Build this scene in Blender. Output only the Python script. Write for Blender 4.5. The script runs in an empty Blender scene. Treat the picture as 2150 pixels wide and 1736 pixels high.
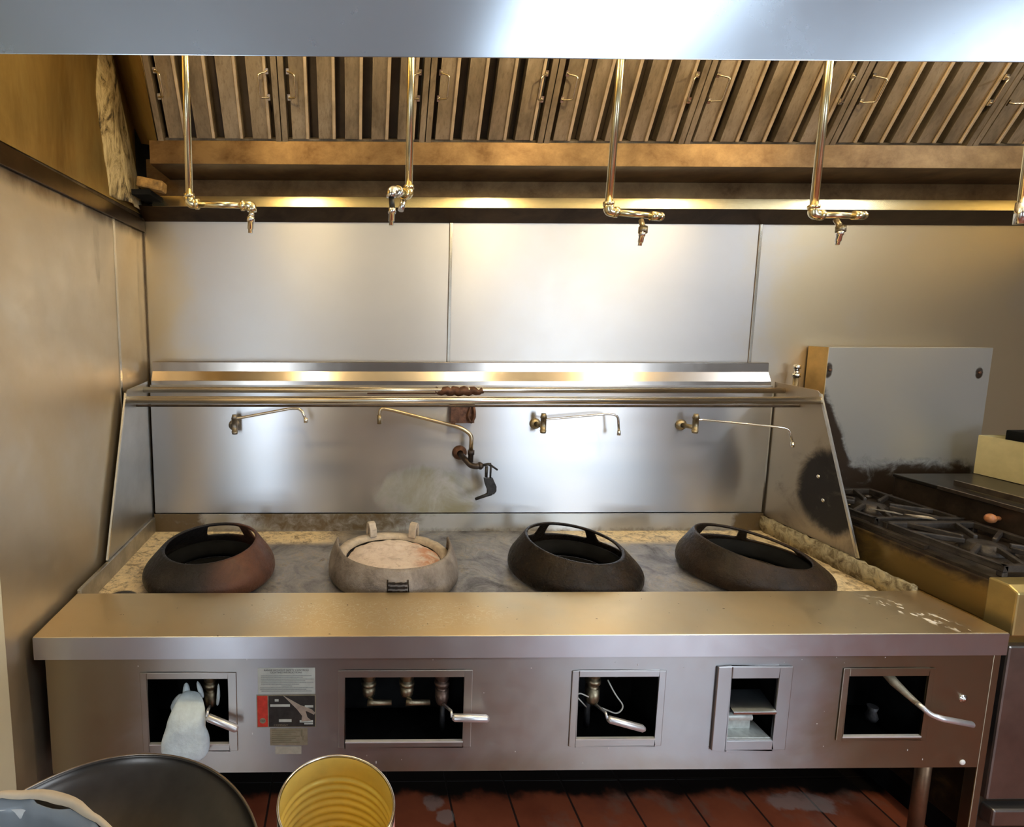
import bpy, bmesh, math, random
from mathutils import Vector, Matrix, noise
random.seed(7)
S = bpy.context.scene
COL = S.collection
PI = math.pi

# ------------------------------------------------------------------ camera
cd = bpy.data.cameras.new('camera')
cam = bpy.data.objects.new('camera', cd); COL.objects.link(cam)
cd.sensor_fit = 'HORIZONTAL'; cd.sensor_width = 36.0
cd.lens = 36.0 * 1133.84 / 2150.0
cd.shift_x = (1075 - 749.29) / 2150.0
cd.shift_y = -(868 - 814.21) / 2150.0
cd.clip_start = 0.02
yaw, pitch, roll = 0.0119, 0.117, 0.0025
fw = Vector((math.sin(yaw)*math.cos(pitch), math.cos(yaw)*math.cos(pitch), -math.sin(pitch)))
rt = Vector((math.cos(yaw), -math.sin(yaw), 0)); up = rt.cross(fw)
rt2 = rt*math.cos(roll) + up*math.sin(roll); up2 = up*math.cos(roll) - rt*math.sin(roll)
M4 = Matrix((rt2, up2, -fw)).transposed().to_4x4(); M4.translation = Vector((0.8789, -1.4144, 1.6821))
cam.matrix_world = M4
S.camera = cam

# ------------------------------------------------------------------ world, exposure, big lights
S.view_settings.view_transform = 'Standard'; S.view_settings.look = 'None'
S.view_settings.gamma = 1.0; S.view_settings.exposure = 0.46
S.view_settings.use_curve_mapping = False
w = bpy.data.worlds.new('world'); S.world = w; w.use_nodes = True
w.node_tree.nodes['Background'].inputs[0].default_value = (0.55, 0.68, 0.85, 1)
w.node_tree.nodes['Background'].inputs[1].default_value = 0.6

def area(name, loc, size, size_y, rot, color, power):
    l = bpy.data.lights.new(name, 'AREA'); l.shape = 'RECTANGLE'; l.size = size; l.size_y = size_y
    l.color = color; l.energy = power
    o = bpy.data.objects.new(name, l); COL.objects.link(o); o.location = loc; o.rotation_euler = rot
    return o
RY = -3.6            # rear wall of the kitchen, behind the camera
COOL = (0.74, 0.87, 1.0)
area('daylight_door', (-0.20, RY-0.10, 1.25), 0.36, 1.9, (PI/2, 0, 0), COOL, 19)
area('daylight_window', (3.6, RY-0.10, 1.55), 1.8, 1.2, (PI/2, 0, 0), COOL, 60)

HOOD_LAMP = 230.0
TROFFER = 3.0

# ------------------------------------------------------------------ materials
def nodes(name):
    m = bpy.data.materials.new(name); m.use_nodes = True
    nt = m.node_tree; b = nt.nodes['Principled BSDF']
    return m, nt, b
def pos(nt, scale=(1,1,1), loc=(0,0,0)):
    g = nt.nodes.new('ShaderNodeNewGeometry'); mp = nt.nodes.new('ShaderNodeMapping')
    mp.inputs['Scale'].default_value = scale; mp.inputs['Location'].default_value = loc
    nt.links.new(g.outputs['Position'], mp.inputs['Vector']); return mp.outputs[0]
def noi(nt, vec, scale, detail=4, rough=.55, dist=0):
    n = nt.nodes.new('ShaderNodeTexNoise'); n.inputs['Scale'].default_value = scale
    n.inputs['Detail'].default_value = detail; n.inputs['Roughness'].default_value = rough
    n.inputs['Distortion'].default_value = dist
    nt.links.new(vec, n.inputs['Vector']); return n.outputs['Fac']
def ramp(nt, fac, stops):
    r = nt.nodes.new('ShaderNodeValToRGB'); e = r.color_ramp.elements
    while len(e) > 1: e.remove(e[0])
    e[0].position = stops[0][0]; c = stops[0][1]; e[0].color = (*c, 1) if len(c) == 3 else c
    for p, c in stops[1:]:
        x = e.new(p); x.color = (*c, 1)
    nt.links.new(fac, r.inputs[0]); return r.outputs[0]
def g3(v): return (v, v, v)
def mixc(nt, fac, a, b):
    m = nt.nodes.new('ShaderNodeMix'); m.data_type = 'RGBA'
    for s, v in ((0, fac), (6, a), (7, b)):
        if isinstance(v, (float, int)): m.inputs[s].default_value = v
        elif isinstance(v, tuple): m.inputs[s].default_value = (*v, 1)
        else: nt.links.new(v, m.inputs[s])
    return m.outputs[2]
def math_(nt, op, a, b=None, clamp=False):
    m = nt.nodes.new('ShaderNodeMath'); m.operation = op; m.use_clamp = clamp
    for s, v in ((0, a), (1, b)):
        if v is None: continue
        if isinstance(v, (float, int)): m.inputs[s].default_value = v
        else: nt.links.new(v, m.inputs[s])
    return m.outputs[0]
def maprange(nt, v, a, b, c=0.0, d=1.0):
    m = nt.nodes.new('ShaderNodeMapRange'); m.interpolation_type = 'SMOOTHSTEP'
    nt.links.new(v, m.inputs[0])
    for i, x in enumerate((a, b, c, d)): m.inputs[i+1].default_value = x
    return m.outputs[0]
def sep(nt):
    g = nt.nodes.new('ShaderNodeNewGeometry'); s = nt.nodes.new('ShaderNodeSeparateXYZ')
    nt.links.new(g.outputs['Position'], s.inputs[0]); return s.outputs
def bump(nt, b, h, strength=.2, dist=.002):
    n = nt.nodes.new('ShaderNodeBump'); n.inputs['Strength'].default_value = strength
    n.inputs['Distance'].default_value = dist
    nt.links.new(h, n.inputs['Height']); nt.links.new(n.outputs[0], b.inputs['Normal'])

def steel(name, base=(.60,.585,.57), rough=.30, aniso=.55, tang=(0,0,1), smudge=.5, tint=None, tintscale=1.2, sb=.08, scl=(2,2,90), metal=1.0):
    """brushed stainless sheet; tang = direction the brushing smears reflections"""
    m, nt, b = nodes(name)
    b.inputs['Metallic'].default_value = metal
    p = pos(nt)
    n1 = noi(nt, p, 2.3, 5, .6, .4)
    n2 = noi(nt, p, 14, 6, .7)
    c = mixc(nt, ramp(nt, n1, [(.35, g3(0)), (.72, g3(1))]), base, tuple(x*(1-.28*smudge) for x in base))
    if tint:
        n3 = noi(nt, pos(nt, loc=(3,1,5)), tintscale, 4, .6, .5)
        c = mixc(nt, ramp(nt, n3, [(.38, g3(0)), (.66, g3(1))]), c, tint)
    nt.links.new(c, b.inputs['Base Color'])
    r = math_(nt, 'ADD', maprange(nt, n2, .3, .75, rough-.05*smudge, rough+.11*smudge), maprange(nt, n1, .3, .7, 0, .08*smudge))
    nt.links.new(r, b.inputs['Roughness'])
    b.inputs['Anisotropic'].default_value = aniso
    v = nt.nodes.new('ShaderNodeCombineXYZ')
    for i in range(3): v.inputs[i].default_value = tang[i]
    nt.links.new(v.outputs[0], b.inputs['Tangent'])
    h = noi(nt, pos(nt, scl), 6, 3, .5)
    wv = noi(nt, p, 3.0, 2, .4)
    hh = math_(nt, 'ADD', math_(nt, 'MULTIPLY', h, .12), math_(nt, 'MULTIPLY', wv, 1.0))
    bump(nt, b, hh, sb, .004)
    return m
def plain(name, col, rough=.5, metal=0.0, var=.15, scale=12, bmp=.0, bscale=40, spec=None):
    m, nt, b = nodes(name)
    n = noi(nt, pos(nt), scale, 5, .6)
    c = mixc(nt, ramp(nt, n, [(.3, g3(0)), (.7, g3(1))]), tuple(min(1, x*(1+var)) for x in col), tuple(x*(1-var) for x in col))
    nt.links.new(c, b.inputs['Base Color'])
    b.inputs['Roughness'].default_value = rough; b.inputs['Metallic'].default_value = metal
    if spec is not None: b.inputs['Specular IOR Level'].default_value = spec
    if bmp: bump(nt, b, noi(nt, pos(nt), bscale, 6, .65), bmp, .004)
    return m
def emit(name, col, s):
    m, nt, b = nodes(name)
    b.inputs['Base Color'].default_value = (*col, 1)
    b.inputs['Emission Color'].default_value = (*col, 1); b.inputs['Emission Strength'].default_value = s
    return m

M = {}
M['wall_steel'] = steel('wall_steel', (.56,.545,.54), .46, .5, (0,0,1), .15, sb=.004)
nt = M['wall_steel'].node_tree; b = nt.nodes['Principled BSDF']; src = b.inputs['Base Color'].links[0].from_socket
x, y, z = sep(nt); nn = noi(nt, pos(nt), 3.0, 5, .6, .6)
f = maprange(nt, math_(nt,'ADD', math_(nt,'MAXIMUM', maprange(nt,x,2.3,3.1), math_(nt,'MULTIPLY',maprange(nt,x,.45,.05),.7)), math_(nt,'SUBTRACT',nn,.5)), .25, .95)
nt.links.new(mixc(nt, f, src, (.60,.50,.34)), b.inputs['Base Color'])
M['left_steel'] = steel('left_wall_steel', (.66,.58,.46), .40, .5, (0,0,1), .7, tint=(.58,.46,.30), sb=.02, metal=.82)
M['counter'] = steel('counter_steel', (.84,.71,.48), .32, .3, (0,1,0), .5, tint=(.84,.65,.38), tintscale=1.6, sb=.02, metal=.6)
M['lip_steel'] = steel('lip_steel', (.58,.57,.60), .36, .92, (0,0,1), .4, sb=.02)
M['front_steel'] = steel('front_steel', (.44,.43,.435), .38, .93, (0,0,1), .4, tint=(.42,.36,.30), tintscale=1.0, sb=.02)
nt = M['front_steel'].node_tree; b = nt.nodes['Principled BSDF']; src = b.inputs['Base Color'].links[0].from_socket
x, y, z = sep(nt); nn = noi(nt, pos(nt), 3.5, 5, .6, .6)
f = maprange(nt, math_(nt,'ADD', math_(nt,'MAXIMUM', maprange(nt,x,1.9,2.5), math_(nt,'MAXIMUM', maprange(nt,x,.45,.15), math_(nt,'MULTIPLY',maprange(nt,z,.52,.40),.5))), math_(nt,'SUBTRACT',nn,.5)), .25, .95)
nt.links.new(mixc(nt, f, src, (.31,.25,.17)), b.inputs['Base Color'])  # brown ends stand in for dark reflections, painted into the panel colour
M['hood_face'] = steel('hood_face_steel', (.56,.63,.72), .25, .5, (0,0,1), .2, sb=.012)
M['shelf_steel'] = steel('shelf_steel', (.42,.37,.33), .18, .0, (0,0,1), .3, sb=.02)
M['rail'] = plain('polished_tube', (.84,.80,.72), .24, 1, .06, 8)
M['pipe'] = plain('worn_chrome_pipe', (.76,.67,.44), .22, 1, .12, 30)
M['chrome'] = plain('chrome', (.75,.74,.72), .18, 1, .06, 40)
M['brass'] = plain('tarnished_brass', (.36,.30,.20), .42, 1, .25, 60, .15, 90)
M['tarnish'] = plain('dull_grey_metal', (.28,.25,.21), .4, .9, .3, 60, .2, 90)
M['lever'] = plain('aluminium_lever', (.74,.74,.77), .34, .75, .08, 30)
M['darkiron'] = plain('blackened_iron', (.035,.033,.034), .48, .4, .4, 40, .4, 120)
M['sill'] = plain('bright_bent_edge', (.80,.79,.76), .5, .5, .06, 30)
M['cavity'] = plain('dark_cavity', (.008,.008,.008), .8, 0, .3, 20, spec=.08)  # near-black colour paints in the shade of hollow insides
M['filter'] = plain('greasy_filter_steel', (.35,.255,.16), .36, 1, .30, 7, .12, 50)
M['filter_back'] = plain('greasy_shaded_rear_plate', (.05,.035,.022), .5, .6, .4, 9, .12, 50)  # plate colour darkened to paint in the shade between baffles
m, nt, b = nodes('greasy_filter_steel'); M['filter'] = m
n = noi(nt, pos(nt, (1.4,.6,.6)), 5, 5, .65, .4); n2 = noi(nt, pos(nt, (1,.35,.35)), 120, 3, .7)
c = ramp(nt, n, [(.32, (.13,.10,.065)), (.5, (.27,.21,.14)), (.68, (.40,.325,.235))])
c = mixc(nt, ramp(nt, n2, [(.50, g3(0)), (.75, g3(.55))]), c, (.12,.085,.05))
nt.links.new(c, b.inputs['Base Color']); b.inputs['Metallic'].default_value = .75; b.inputs['Roughness'].default_value = .45
bump(nt, b, n2, .25, .002)
M['filter_lip'] = plain('pale_filter_edge', (.58,.46,.31), .40, .8, .22, 18, .1, 60)  # paler strip along one edge of each baffle
M['wire'] = plain('handle_wire', (.62,.55,.42), .25, 1, .1, 40)
M['black_rubber'] = plain('black_rubber', (.01,.01,.01), .5)
M['cream'] = plain('cream_paint', (.72,.68,.52), .55, 0, .04, 3)
M['rear_paint'] = plain('rear_wall_paint', (.42,.40,.37), .6, 0, .1, 2)
M['right_paint'] = plain('right_wall_paint', (.22,.19,.16), .6, 0, .1, 2)
M['ceiling'] = plain('ceiling_tile', (.72,.71,.68), .8, 0, .04, 5)
M['bulb'] = emit('warm_bulb_glass', (1.0,.77,.42), HOOD_LAMP)
M['bulb_dim'] = emit('dim_warm_bulb_glass', (1.0,.74,.36), HOOD_LAMP*.55)  # left hood lamp, weaker emission than the other warm bulbs
M['bulb_cool'] = emit('cool_bulb_glass', (.90,.95,1.0), HOOD_LAMP*.6)
M['tube'] = emit('fluorescent_diffuser', (.80,.91,1.0), TROFFER)
M['fixture'] = plain('white_enamel', (.75,.75,.74), .4)
M['can_out'] = plain('tin_outside', (.70,.68,.64), .25, 1, .1, 20)
M['rag'] = plain('bluish_white_cloth', (.72,.82,.86), .9, 0, .10, 40, .7, 38)
M['white_tube'] = plain('whitish_tube', (.70,.68,.60), .4)
M['red'] = plain('red_label_ink', (.62,.05,.03), .45, 0, .2, 60)
M['ink'] = plain('dark_ink', (.06,.06,.06), .6)
M['label_black'] = plain('black_label_ink', (.03,.028,.025), .4, 0, .4, 60)
M['label_white'] = plain('aged_white_label', (.55,.57,.52), .5, 0, .12, 25)
M['label_olive'] = plain('aged_foil_plate', (.36,.32,.22), .4, .4, .2, 60)
M['scratch'] = plain('scratched_bare_metal', (.60,.54,.44), .35, .6, .2, 50)

M['stove_front'] = plain('greasy_cream_steel', (.55,.42,.17), .38, .8, .2, 6, .1, 30)
M['stove_door'] = plain('grey_oven_door', (.22,.20,.18), .36, .9, .25, 5, .1, 30)
M['grate'] = plain('sooty_cast_iron', (.055,.045,.038), .5, .5, .5, 25, .5, 60)
M['grease_top'] = plain('greasy_burner_top', (.07,.055,.042), .35, .6, .6, 14, .5, 40)
M['griddle_edge'] = plain('scraped_griddle_edge', (.42,.36,.30), .3, 1, .3, 20)
M['foil'] = plain('crumpled_foil', (.55,.48,.38), .35, .9, .3, 40, .5, 60)
M['orange'] = plain('orange_knob_enamel', (.50,.20,.08), .35, 0, .3, 60)
M['carton'] = plain('yellowed_box', (.60,.50,.25), .5, .1, .15, 8)
M['wok'] = plain('seasoned_carbon_steel', (.085,.075,.068), .30, .85, .35, 5, .04, 30)
M['wok_rim'] = plain('worn_wok_edge', (.30,.24,.19), .3, 1, .2, 20)
M['bag'] = plain('grey_plastic_liner', (.30,.33,.36), .32, 0, .12, 6, .1, 14)
M['bag_edge'] = plain('tan_folded_edge', (.62,.50,.36), .45, 0, .15, 16)
M['table'] = steel('table_steel', (.55,.54,.52), .35, .2, (0,1,0))
M['white_plug'] = plain('white_plastic_plug', (.85,.83,.78), .4)
M['seam_light'] = plain('panel_seam_strip', (.60,.55,.47), .25, 1, .08, 20)
M['seam_dark'] = plain('grimy_seam', (.10,.07,.045), .6, .2, .4, 20)
M['brownblock'] = plain('crusted_fibre_block', (.30,.17,.05), .7, 0, .5, 40, .8, 60)
M['rust'] = plain('rusted_bracket', (.13,.06,.035), .55, .5, .6, 40, .5, 60)
M['tray'] = plain('bluish_steel_flap', (.50,.56,.60), .28, 1, .1, 20)
M['tray_white'] = plain('whitened_tray', (.62,.64,.60), .45, .3, .25, 40)

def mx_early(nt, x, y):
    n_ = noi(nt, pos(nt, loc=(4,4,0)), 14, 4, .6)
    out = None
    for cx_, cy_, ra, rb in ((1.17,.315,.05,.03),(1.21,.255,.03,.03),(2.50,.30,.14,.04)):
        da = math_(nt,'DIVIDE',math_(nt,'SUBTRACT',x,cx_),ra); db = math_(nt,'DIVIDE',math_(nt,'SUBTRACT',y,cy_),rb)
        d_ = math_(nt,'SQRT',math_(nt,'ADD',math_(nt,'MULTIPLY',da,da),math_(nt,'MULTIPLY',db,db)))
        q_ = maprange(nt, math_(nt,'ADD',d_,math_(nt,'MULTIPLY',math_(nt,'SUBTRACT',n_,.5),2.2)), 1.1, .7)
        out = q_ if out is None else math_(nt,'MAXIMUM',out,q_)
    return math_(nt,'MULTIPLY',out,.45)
# quarry tile floor
m, nt, b = nodes('quarry_tile'); M['floor'] = m
x, y, z = sep(nt)
def joint(v, off, per):
    t = math_(nt, 'DIVIDE', math_(nt, 'SUBTRACT', v, off), per)
    f = math_(nt, 'FRACT', t); d = math_(nt, 'ABSOLUTE', math_(nt, 'SUBTRACT', f, .5))
    return maprange(nt, d, .478, .488)
j = math_(nt, 'MAXIMUM', joint(x, 1.127-.107+.2145/2-.2145*.5, .2145), joint(y, .19, .2145))
n = noi(nt, pos(nt), 5, 5, .6)
c = ramp(nt, n, [(.3, (.27,.060,.026)), (.55, (.38,.092,.038)), (.75, (.26,.07,.04))])
grime = ramp(nt, noi(nt, pos(nt, loc=(7,3,0)), 2.6, 5, .65), [(.56, g3(0)), (.66, g3(1))])
c = mixc(nt, math_(nt, 'MULTIPLY', grime, .55), c, (.26,.22,.17))
c = mixc(nt, j, c, (.045,.022,.015))
floor_shade = maprange(nt, math_(nt, 'ADD', y, math_(nt, 'MULTIPLY', math_(nt, 'SUBTRACT', noi(nt, pos(nt, loc=(2,0,0)), 6, 5, .6), .5), .16)), .315, .36)
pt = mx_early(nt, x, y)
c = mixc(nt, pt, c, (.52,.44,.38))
c = mixc(nt, floor_shade, c, (.012,.008,.006))  # shade under the range painted into the tile colour, ragged edge
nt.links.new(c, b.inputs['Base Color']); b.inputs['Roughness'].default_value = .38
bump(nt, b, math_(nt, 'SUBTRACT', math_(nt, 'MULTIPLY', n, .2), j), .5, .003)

# golden, grease-filmed steel of the hood interior
m, nt, b = nodes('greasy_golden_steel'); M['hood_gold'] = m
n = noi(nt, pos(nt, (1,1,.5)), 4, 6, .65, .6); n2 = noi(nt, pos(nt, (5,5,1.0)), 2, 5, .7)
c = mixc(nt, ramp(nt, n, [(.3, g3(0)), (.7, g3(1))]), (.52,.37,.13), (.24,.15,.05))
c = mixc(nt, ramp(nt, n2, [(.45, g3(0)), (.80, g3(.7))]), c, (.60,.47,.20))
nt.links.new(c, b.inputs['Base Color']); b.inputs['Metallic'].default_value = .85
b.inputs['Roughness'].default_value = .42; bump(nt, b, n, .25, .004)
m, nt, b = nodes('brown_grease_steel'); M['gutter'] = m
n = noi(nt, pos(nt, (1,1,1.2)), 7, 7, .7, .2)
c = mixc(nt, ramp(nt, n, [(.35, g3(0)), (.68, g3(1))]), (.21,.135,.065), (.09,.05,.022))
nt.links.new(c, b.inputs['Base Color']); b.inputs['Metallic'].default_value = .9
b.inputs['Roughness'].default_value = .50; bump(nt, b, n, .1, .003)
m, nt, b = nodes('dark_brown_steel'); M['hood_dark'] = m
n = noi(nt, pos(nt), 5, 6, .65, .8)
c = mixc(nt, ramp(nt, n, [(.35, g3(0)), (.68, g3(1))]), (.085,.055,.03), (.035,.022,.012))
nt.links.new(c, b.inputs['Base Color']); b.inputs['Metallic'].default_value = .9
b.inputs['Roughness'].default_value = .36
# peeling grease sheet
m, nt, b = nodes('peeling_grease_film'); M['peel'] = m
n = noi(nt, pos(nt, (1,1,.35)), 16, 7, .7, 1.5)
c = ramp(nt, n, [(.38, (.035,.025,.015)), (.45, (.36,.27,.13)), (.56, (.66,.54,.31)), (.68, (.30,.22,.11)), (.78, (.60,.49,.28))])
nt.links.new(c, b.inputs['Base Color']); b.inputs['Roughness'].default_value = .5
b.inputs['Metallic'].default_value = .3; bump(nt, b, n, .9, .012)

# cast iron rings
def iron(name, a, bb, rust, rough, rustpos=None):
    m, nt, b = nodes(name)
    n = noi(nt, pos(nt), 9, 7, .7, .3); n2 = noi(nt, pos(nt), 60, 5, .7)
    c = mixc(nt, ramp(nt, n, [(.35, g3(0)), (.7, g3(1))]), a, bb)
    if rustpos:
        x, y, z = sep(nt)
        f = math_(nt, 'MULTIPLY', maprange(nt, x, rustpos[0], rustpos[1]), ramp(nt, n, [(.32, g3(.45)), (.6, g3(1))]))
        c = mixc(nt, f, c, rust)
    nt.links.new(c, b.inputs['Base Color'])
    b.inputs['Metallic'].default_value = .1; b.inputs['Specular IOR Level'].default_value = .2
    nt.links.new(maprange(nt, n2, .3, .7, rough-.1, rough+.12), b.inputs['Roughness'])
    b.inputs['Coat Weight'].default_value = .12; b.inputs['Coat Roughness'].default_value = .28
    bump(nt, b, math_(nt, 'ADD', n2, n), .6, .010)
    return m
M['iron_rusty'] = iron('rusty_cast_iron', (.012,.010,.010), (.030,.024,.021), (.13,.052,.030), .40, (.36,.52))
M['iron_brown'] = iron('oiled_brown_cast_iron', (.022,.012,.006), (.006,.005,.0045), (.1,.06,.03), .30)
M['iron_tan'] = iron('scorched_cast_iron', (.040,.023,.013), (.009,.007,.006), (.1,.06,.03), .36)
M['iron_grey'] = iron('greyed_cast_iron', (.36,.31,.27), (.11,.085,.07), (.1,.06,.03), .5)
m, nt, b = nodes('burnt_refractory'); M['clay'] = m
n = noi(nt, pos(nt), 30, 7, .75, .5); x, y, z = sep(nt)
c = ramp(nt, n, [(.3, (.50,.40,.36)), (.5, (.78,.66,.60)), (.7, (.85,.76,.70))])
f = math_(nt, 'MULTIPLY', maprange(nt, x, 1.08, 1.17), ramp(nt, noi(nt, pos(nt), 22, 4, .6), [(.42, g3(0)), (.6, g3(1))]))
c = mixc(nt, math_(nt, 'MULTIPLY', f, .8), c, (.55,.22,.10))
nt.links.new(c, b.inputs['Base Color']); b.inputs['Roughness'].default_value = .9; bump(nt, b, n, .6, .01)
M['lug'] = plain('whitened_cast_lug', (.55,.47,.38), .6, .1, .2, 50, .3, 80)

# cooktop well: grey steel with cream scale towards the ends and rear
m, nt, b = nodes('scaled_cooktop_steel'); M['well'] = m
x, y, z = sep(nt)
n = noi(nt, pos(nt), 7, 7, .7, .8); n2 = noi(nt, pos(nt), 40, 6, .75, .4)
base = ramp(nt, n, [(.3, (.12,.115,.12)), (.45, (.30,.295,.31)), (.60, (.46,.45,.45)), (.72, (.20,.16,.13))])
edge = math_(nt, 'MAXIMUM', math_(nt, 'MAXIMUM', maprange(nt, x, .24, .10), maprange(nt, x, 2.30, 2.52)), math_(nt, 'MULTIPLY', maprange(nt, y, .74, .80), maprange(nt, x, .95, .70)))
edge = math_(nt, 'MAXIMUM', edge, math_(nt, 'MULTIPLY', maprange(nt, y, .74, .80), maprange(nt, x, 1.6, 1.95)))
f = math_(nt, 'MULTIPLY', edge, ramp(nt, n, [(.28, g3(.35)), (.42, g3(1))]))
c = mixc(nt, f, base, mixc(nt, ramp(nt, n2, [(.36, g3(0)), (.52, g3(1))]), (.26,.17,.08), (.86,.70,.44)))
ov = math_(nt,'SQRT',math_(nt,'ADD',math_(nt,'POWER',math_(nt,'DIVIDE',math_(nt,'SUBTRACT',x,.105),.055),2.0),math_(nt,'POWER',math_(nt,'DIVIDE',math_(nt,'SUBTRACT',y,.315),.055),2.0)))
c = mixc(nt, maprange(nt, ov, 1.05, .92), c, (.04,.035,.03))
vo = nt.nodes.new('ShaderNodeTexVoronoi'); vo.feature = 'DISTANCE_TO_EDGE'; vo.inputs['Scale'].default_value = 7
mp = nt.nodes.new('ShaderNodeVectorMath'); mp.operation = 'ADD'
nc = nt.nodes.new('ShaderNodeTexNoise'); nc.inputs['Scale'].default_value = 5; nc.inputs['Detail'].default_value = 5
nt.links.new(pos(nt), nc.inputs['Vector']); nt.links.new(pos(nt), mp.inputs[0]); nt.links.new(nc.outputs['Color'], mp.inputs[1])
nt.links.new(mp.outputs[0], vo.inputs['Vector'])
cr = math_(nt, 'MULTIPLY', maprange(nt, vo.outputs['Distance'], .045, .015), ramp(nt, n, [(.45, g3(0)), (.6, g3(.7))]))
c = mixc(nt, cr, c, (.50,.42,.30))
nt.links.new(c, b.inputs['Base Color'])
nt.links.new(maprange(nt, f, 0, 1, .75, .05), b.inputs['Metallic'])
nt.links.new(maprange(nt, n2, .3, .7, .28, .55), b.inputs['Roughness'])
bump(nt, b, math_(nt, 'ADD', n2, math_(nt, 'MULTIPLY', n, 2)), .55, .006)

# steel with grime patches at given height bands / places
def grimy(name, base, grime, fn, rough=.32, metal=1.0, edge0=.45, edge1=.6, nscale=9, tang=(0,0,1)):
    m, nt, b = nodes(name)
    n = noi(nt, pos(nt), nscale, 7, .7, .6)
    x, y, z = sep(nt)
    f0 = fn(nt, x, y, z)
    f = maprange(nt, math_(nt, 'ADD', f0, math_(nt, 'MULTIPLY', math_(nt, 'SUBTRACT', n, .5), 1.1)), edge0, edge1)
    c = mixc(nt, f, base, mixc(nt, n, tuple(q*.6 for q in grime), grime))
    nt.links.new(c, b.inputs['Base Color'])
    nt.links.new(maprange(nt, f, 0, 1, metal, .2), b.inputs['Metallic'])
    nt.links.new(maprange(nt, f, 0, 1, rough, .55), b.inputs['Roughness'])
    b.inputs['Anisotropic'].default_value = .93
    v = nt.nodes.new('ShaderNodeCombineXYZ')
    for i in range(3): v.inputs[i].default_value = tang[i]
    nt.links.new(v.outputs[0], b.inputs['Tangent'])
    bump(nt, b, n, .04, .003)
    return m
def blob(nt, a, b_, ca, cb, ra, rb):
    da = math_(nt, 'DIVIDE', math_(nt, 'SUBTRACT', a, ca), ra); db = math_(nt, 'DIVIDE', math_(nt, 'SUBTRACT', b_, cb), rb)
    d = math_(nt, 'SQRT', math_(nt, 'ADD', math_(nt, 'MULTIPLY', da, da), math_(nt, 'MULTIPLY', db, db)))
    return maprange(nt, d, 1.25, .65)
def mx(nt, *a):
    r = a[0]
    for q in a[1:]: r = math_(nt, 'MAXIMUM', r, q)
    return r
M['lower_strip'] = grimy('grimy_lower_strip', (.50,.50,.49), (.16,.11,.055),
    lambda nt,x,y,z: mx(nt, math_(nt,'MULTIPLY',blob(nt,x,z,.80,.84,.46,.10),.8), blob(nt,x,z,.08,.80,.16,.2), math_(nt,'MULTIPLY',maprange(nt,z,.81,.765),.6), blob(nt,x,z,2.70,.8,.12,.1)), .36, .8, .32, .95, 22)
m, nt, b = nodes('crusted_curb'); M['curb'] = m
n = noi(nt, pos(nt), 24, 6, .7, .8); n2 = noi(nt, pos(nt), 80, 4, .7)
c = ramp(nt, n, [(.30, (.05,.035,.02)), (.42, (.22,.17,.09)), (.55, (.46,.40,.26)), (.68, (.60,.50,.28)), (.8, (.30,.22,.10))])
nt.links.new(c, b.inputs['Base Color']); b.inputs['Roughness'].default_value = .6; b.inputs['Metallic'].default_value = .2
bump(nt, b, math_(nt,'ADD',n,n2), .9, .01)
M['splash'] = grimy('splash_steel', (.60,.59,.60), (.36,.33,.22),
    lambda nt,x,y,z: mx(nt, math_(nt,'MULTIPLY',blob(nt,x,z,1.22,.93,.30,.16),.8), math_(nt,'MULTIPLY',blob(nt,x,z,1.33,1.12,.07,.12),.5), math_(nt,'MULTIPLY',maprange(nt,x,.10,.03),.45)), .34, 1, .45, .9, 4)
M['right_panel'] = grimy('sooty_side_panel', (.46,.38,.28), (.022,.017,.014),
    lambda nt,x,y,z: mx(nt, blob(nt,y,z,.60,1.04,.17,.19), math_(nt,'MULTIPLY',blob(nt,y,z,.62,1.0,.3,.32),.45)), .34, .9, .42, 1.0, 9)
M['riser'] = grimy('scorched_back_riser', (.55,.55,.535), (.035,.022,.014),
    lambda nt,x,y,z: mx(nt, maprange(nt, math_(nt,'SUBTRACT', z, mx(nt, math_(nt,'MULTIPLY',blob(nt,x,z,3.36,1.0,.30,.6),.045), math_(nt,'MULTIPLY',maprange(nt,x,3.16,2.90),.40))), 1.13, .98),
       math_(nt,'MULTIPLY',blob(nt,x,z,2.955,1.49,.02,.04),.9), math_(nt,'MULTIPLY',blob(nt,x,z,3.62,1.48,.02,.03),.9)), .42, .75, .40, .95, 11)

M['stove_side'] = grimy('greasy_yellowed_steel', (.38,.24,.075), (.03,.016,.008),
    lambda nt,x,y,z: mx(nt, maprange(nt,z,.84,.93), maprange(nt,y,.22,.60), maprange(nt,z,.66,.55)), .36, .85, .35, 1.0, 8)
nt = M['left_steel'].node_tree; b = nt.nodes['Principled BSDF']; src = b.inputs['Base Color'].links[0].from_socket
x, y, z = sep(nt); nn = noi(nt, pos(nt, (1,1,.4)), 9, 5, .6, .5)
f0 = mx(nt, maprange(nt, z, 1.97, 2.09), math_(nt,'MULTIPLY', blob(nt,y,z,.955,1.75,.05,.5), .55), math_(nt,'MULTIPLY', blob(nt,y,z,.56,1.98,.03,.20), .6), math_(nt,'MULTIPLY', maprange(nt,y,.93,1.0), .5))
f = maprange(nt, math_(nt,'ADD', f0, math_(nt,'MULTIPLY',math_(nt,'SUBTRACT',nn,.5),.8)), .45, 1.15)
nt.links.new(mixc(nt, f, src, (.09,.06,.035)), b.inputs['Base Color'])
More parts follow.
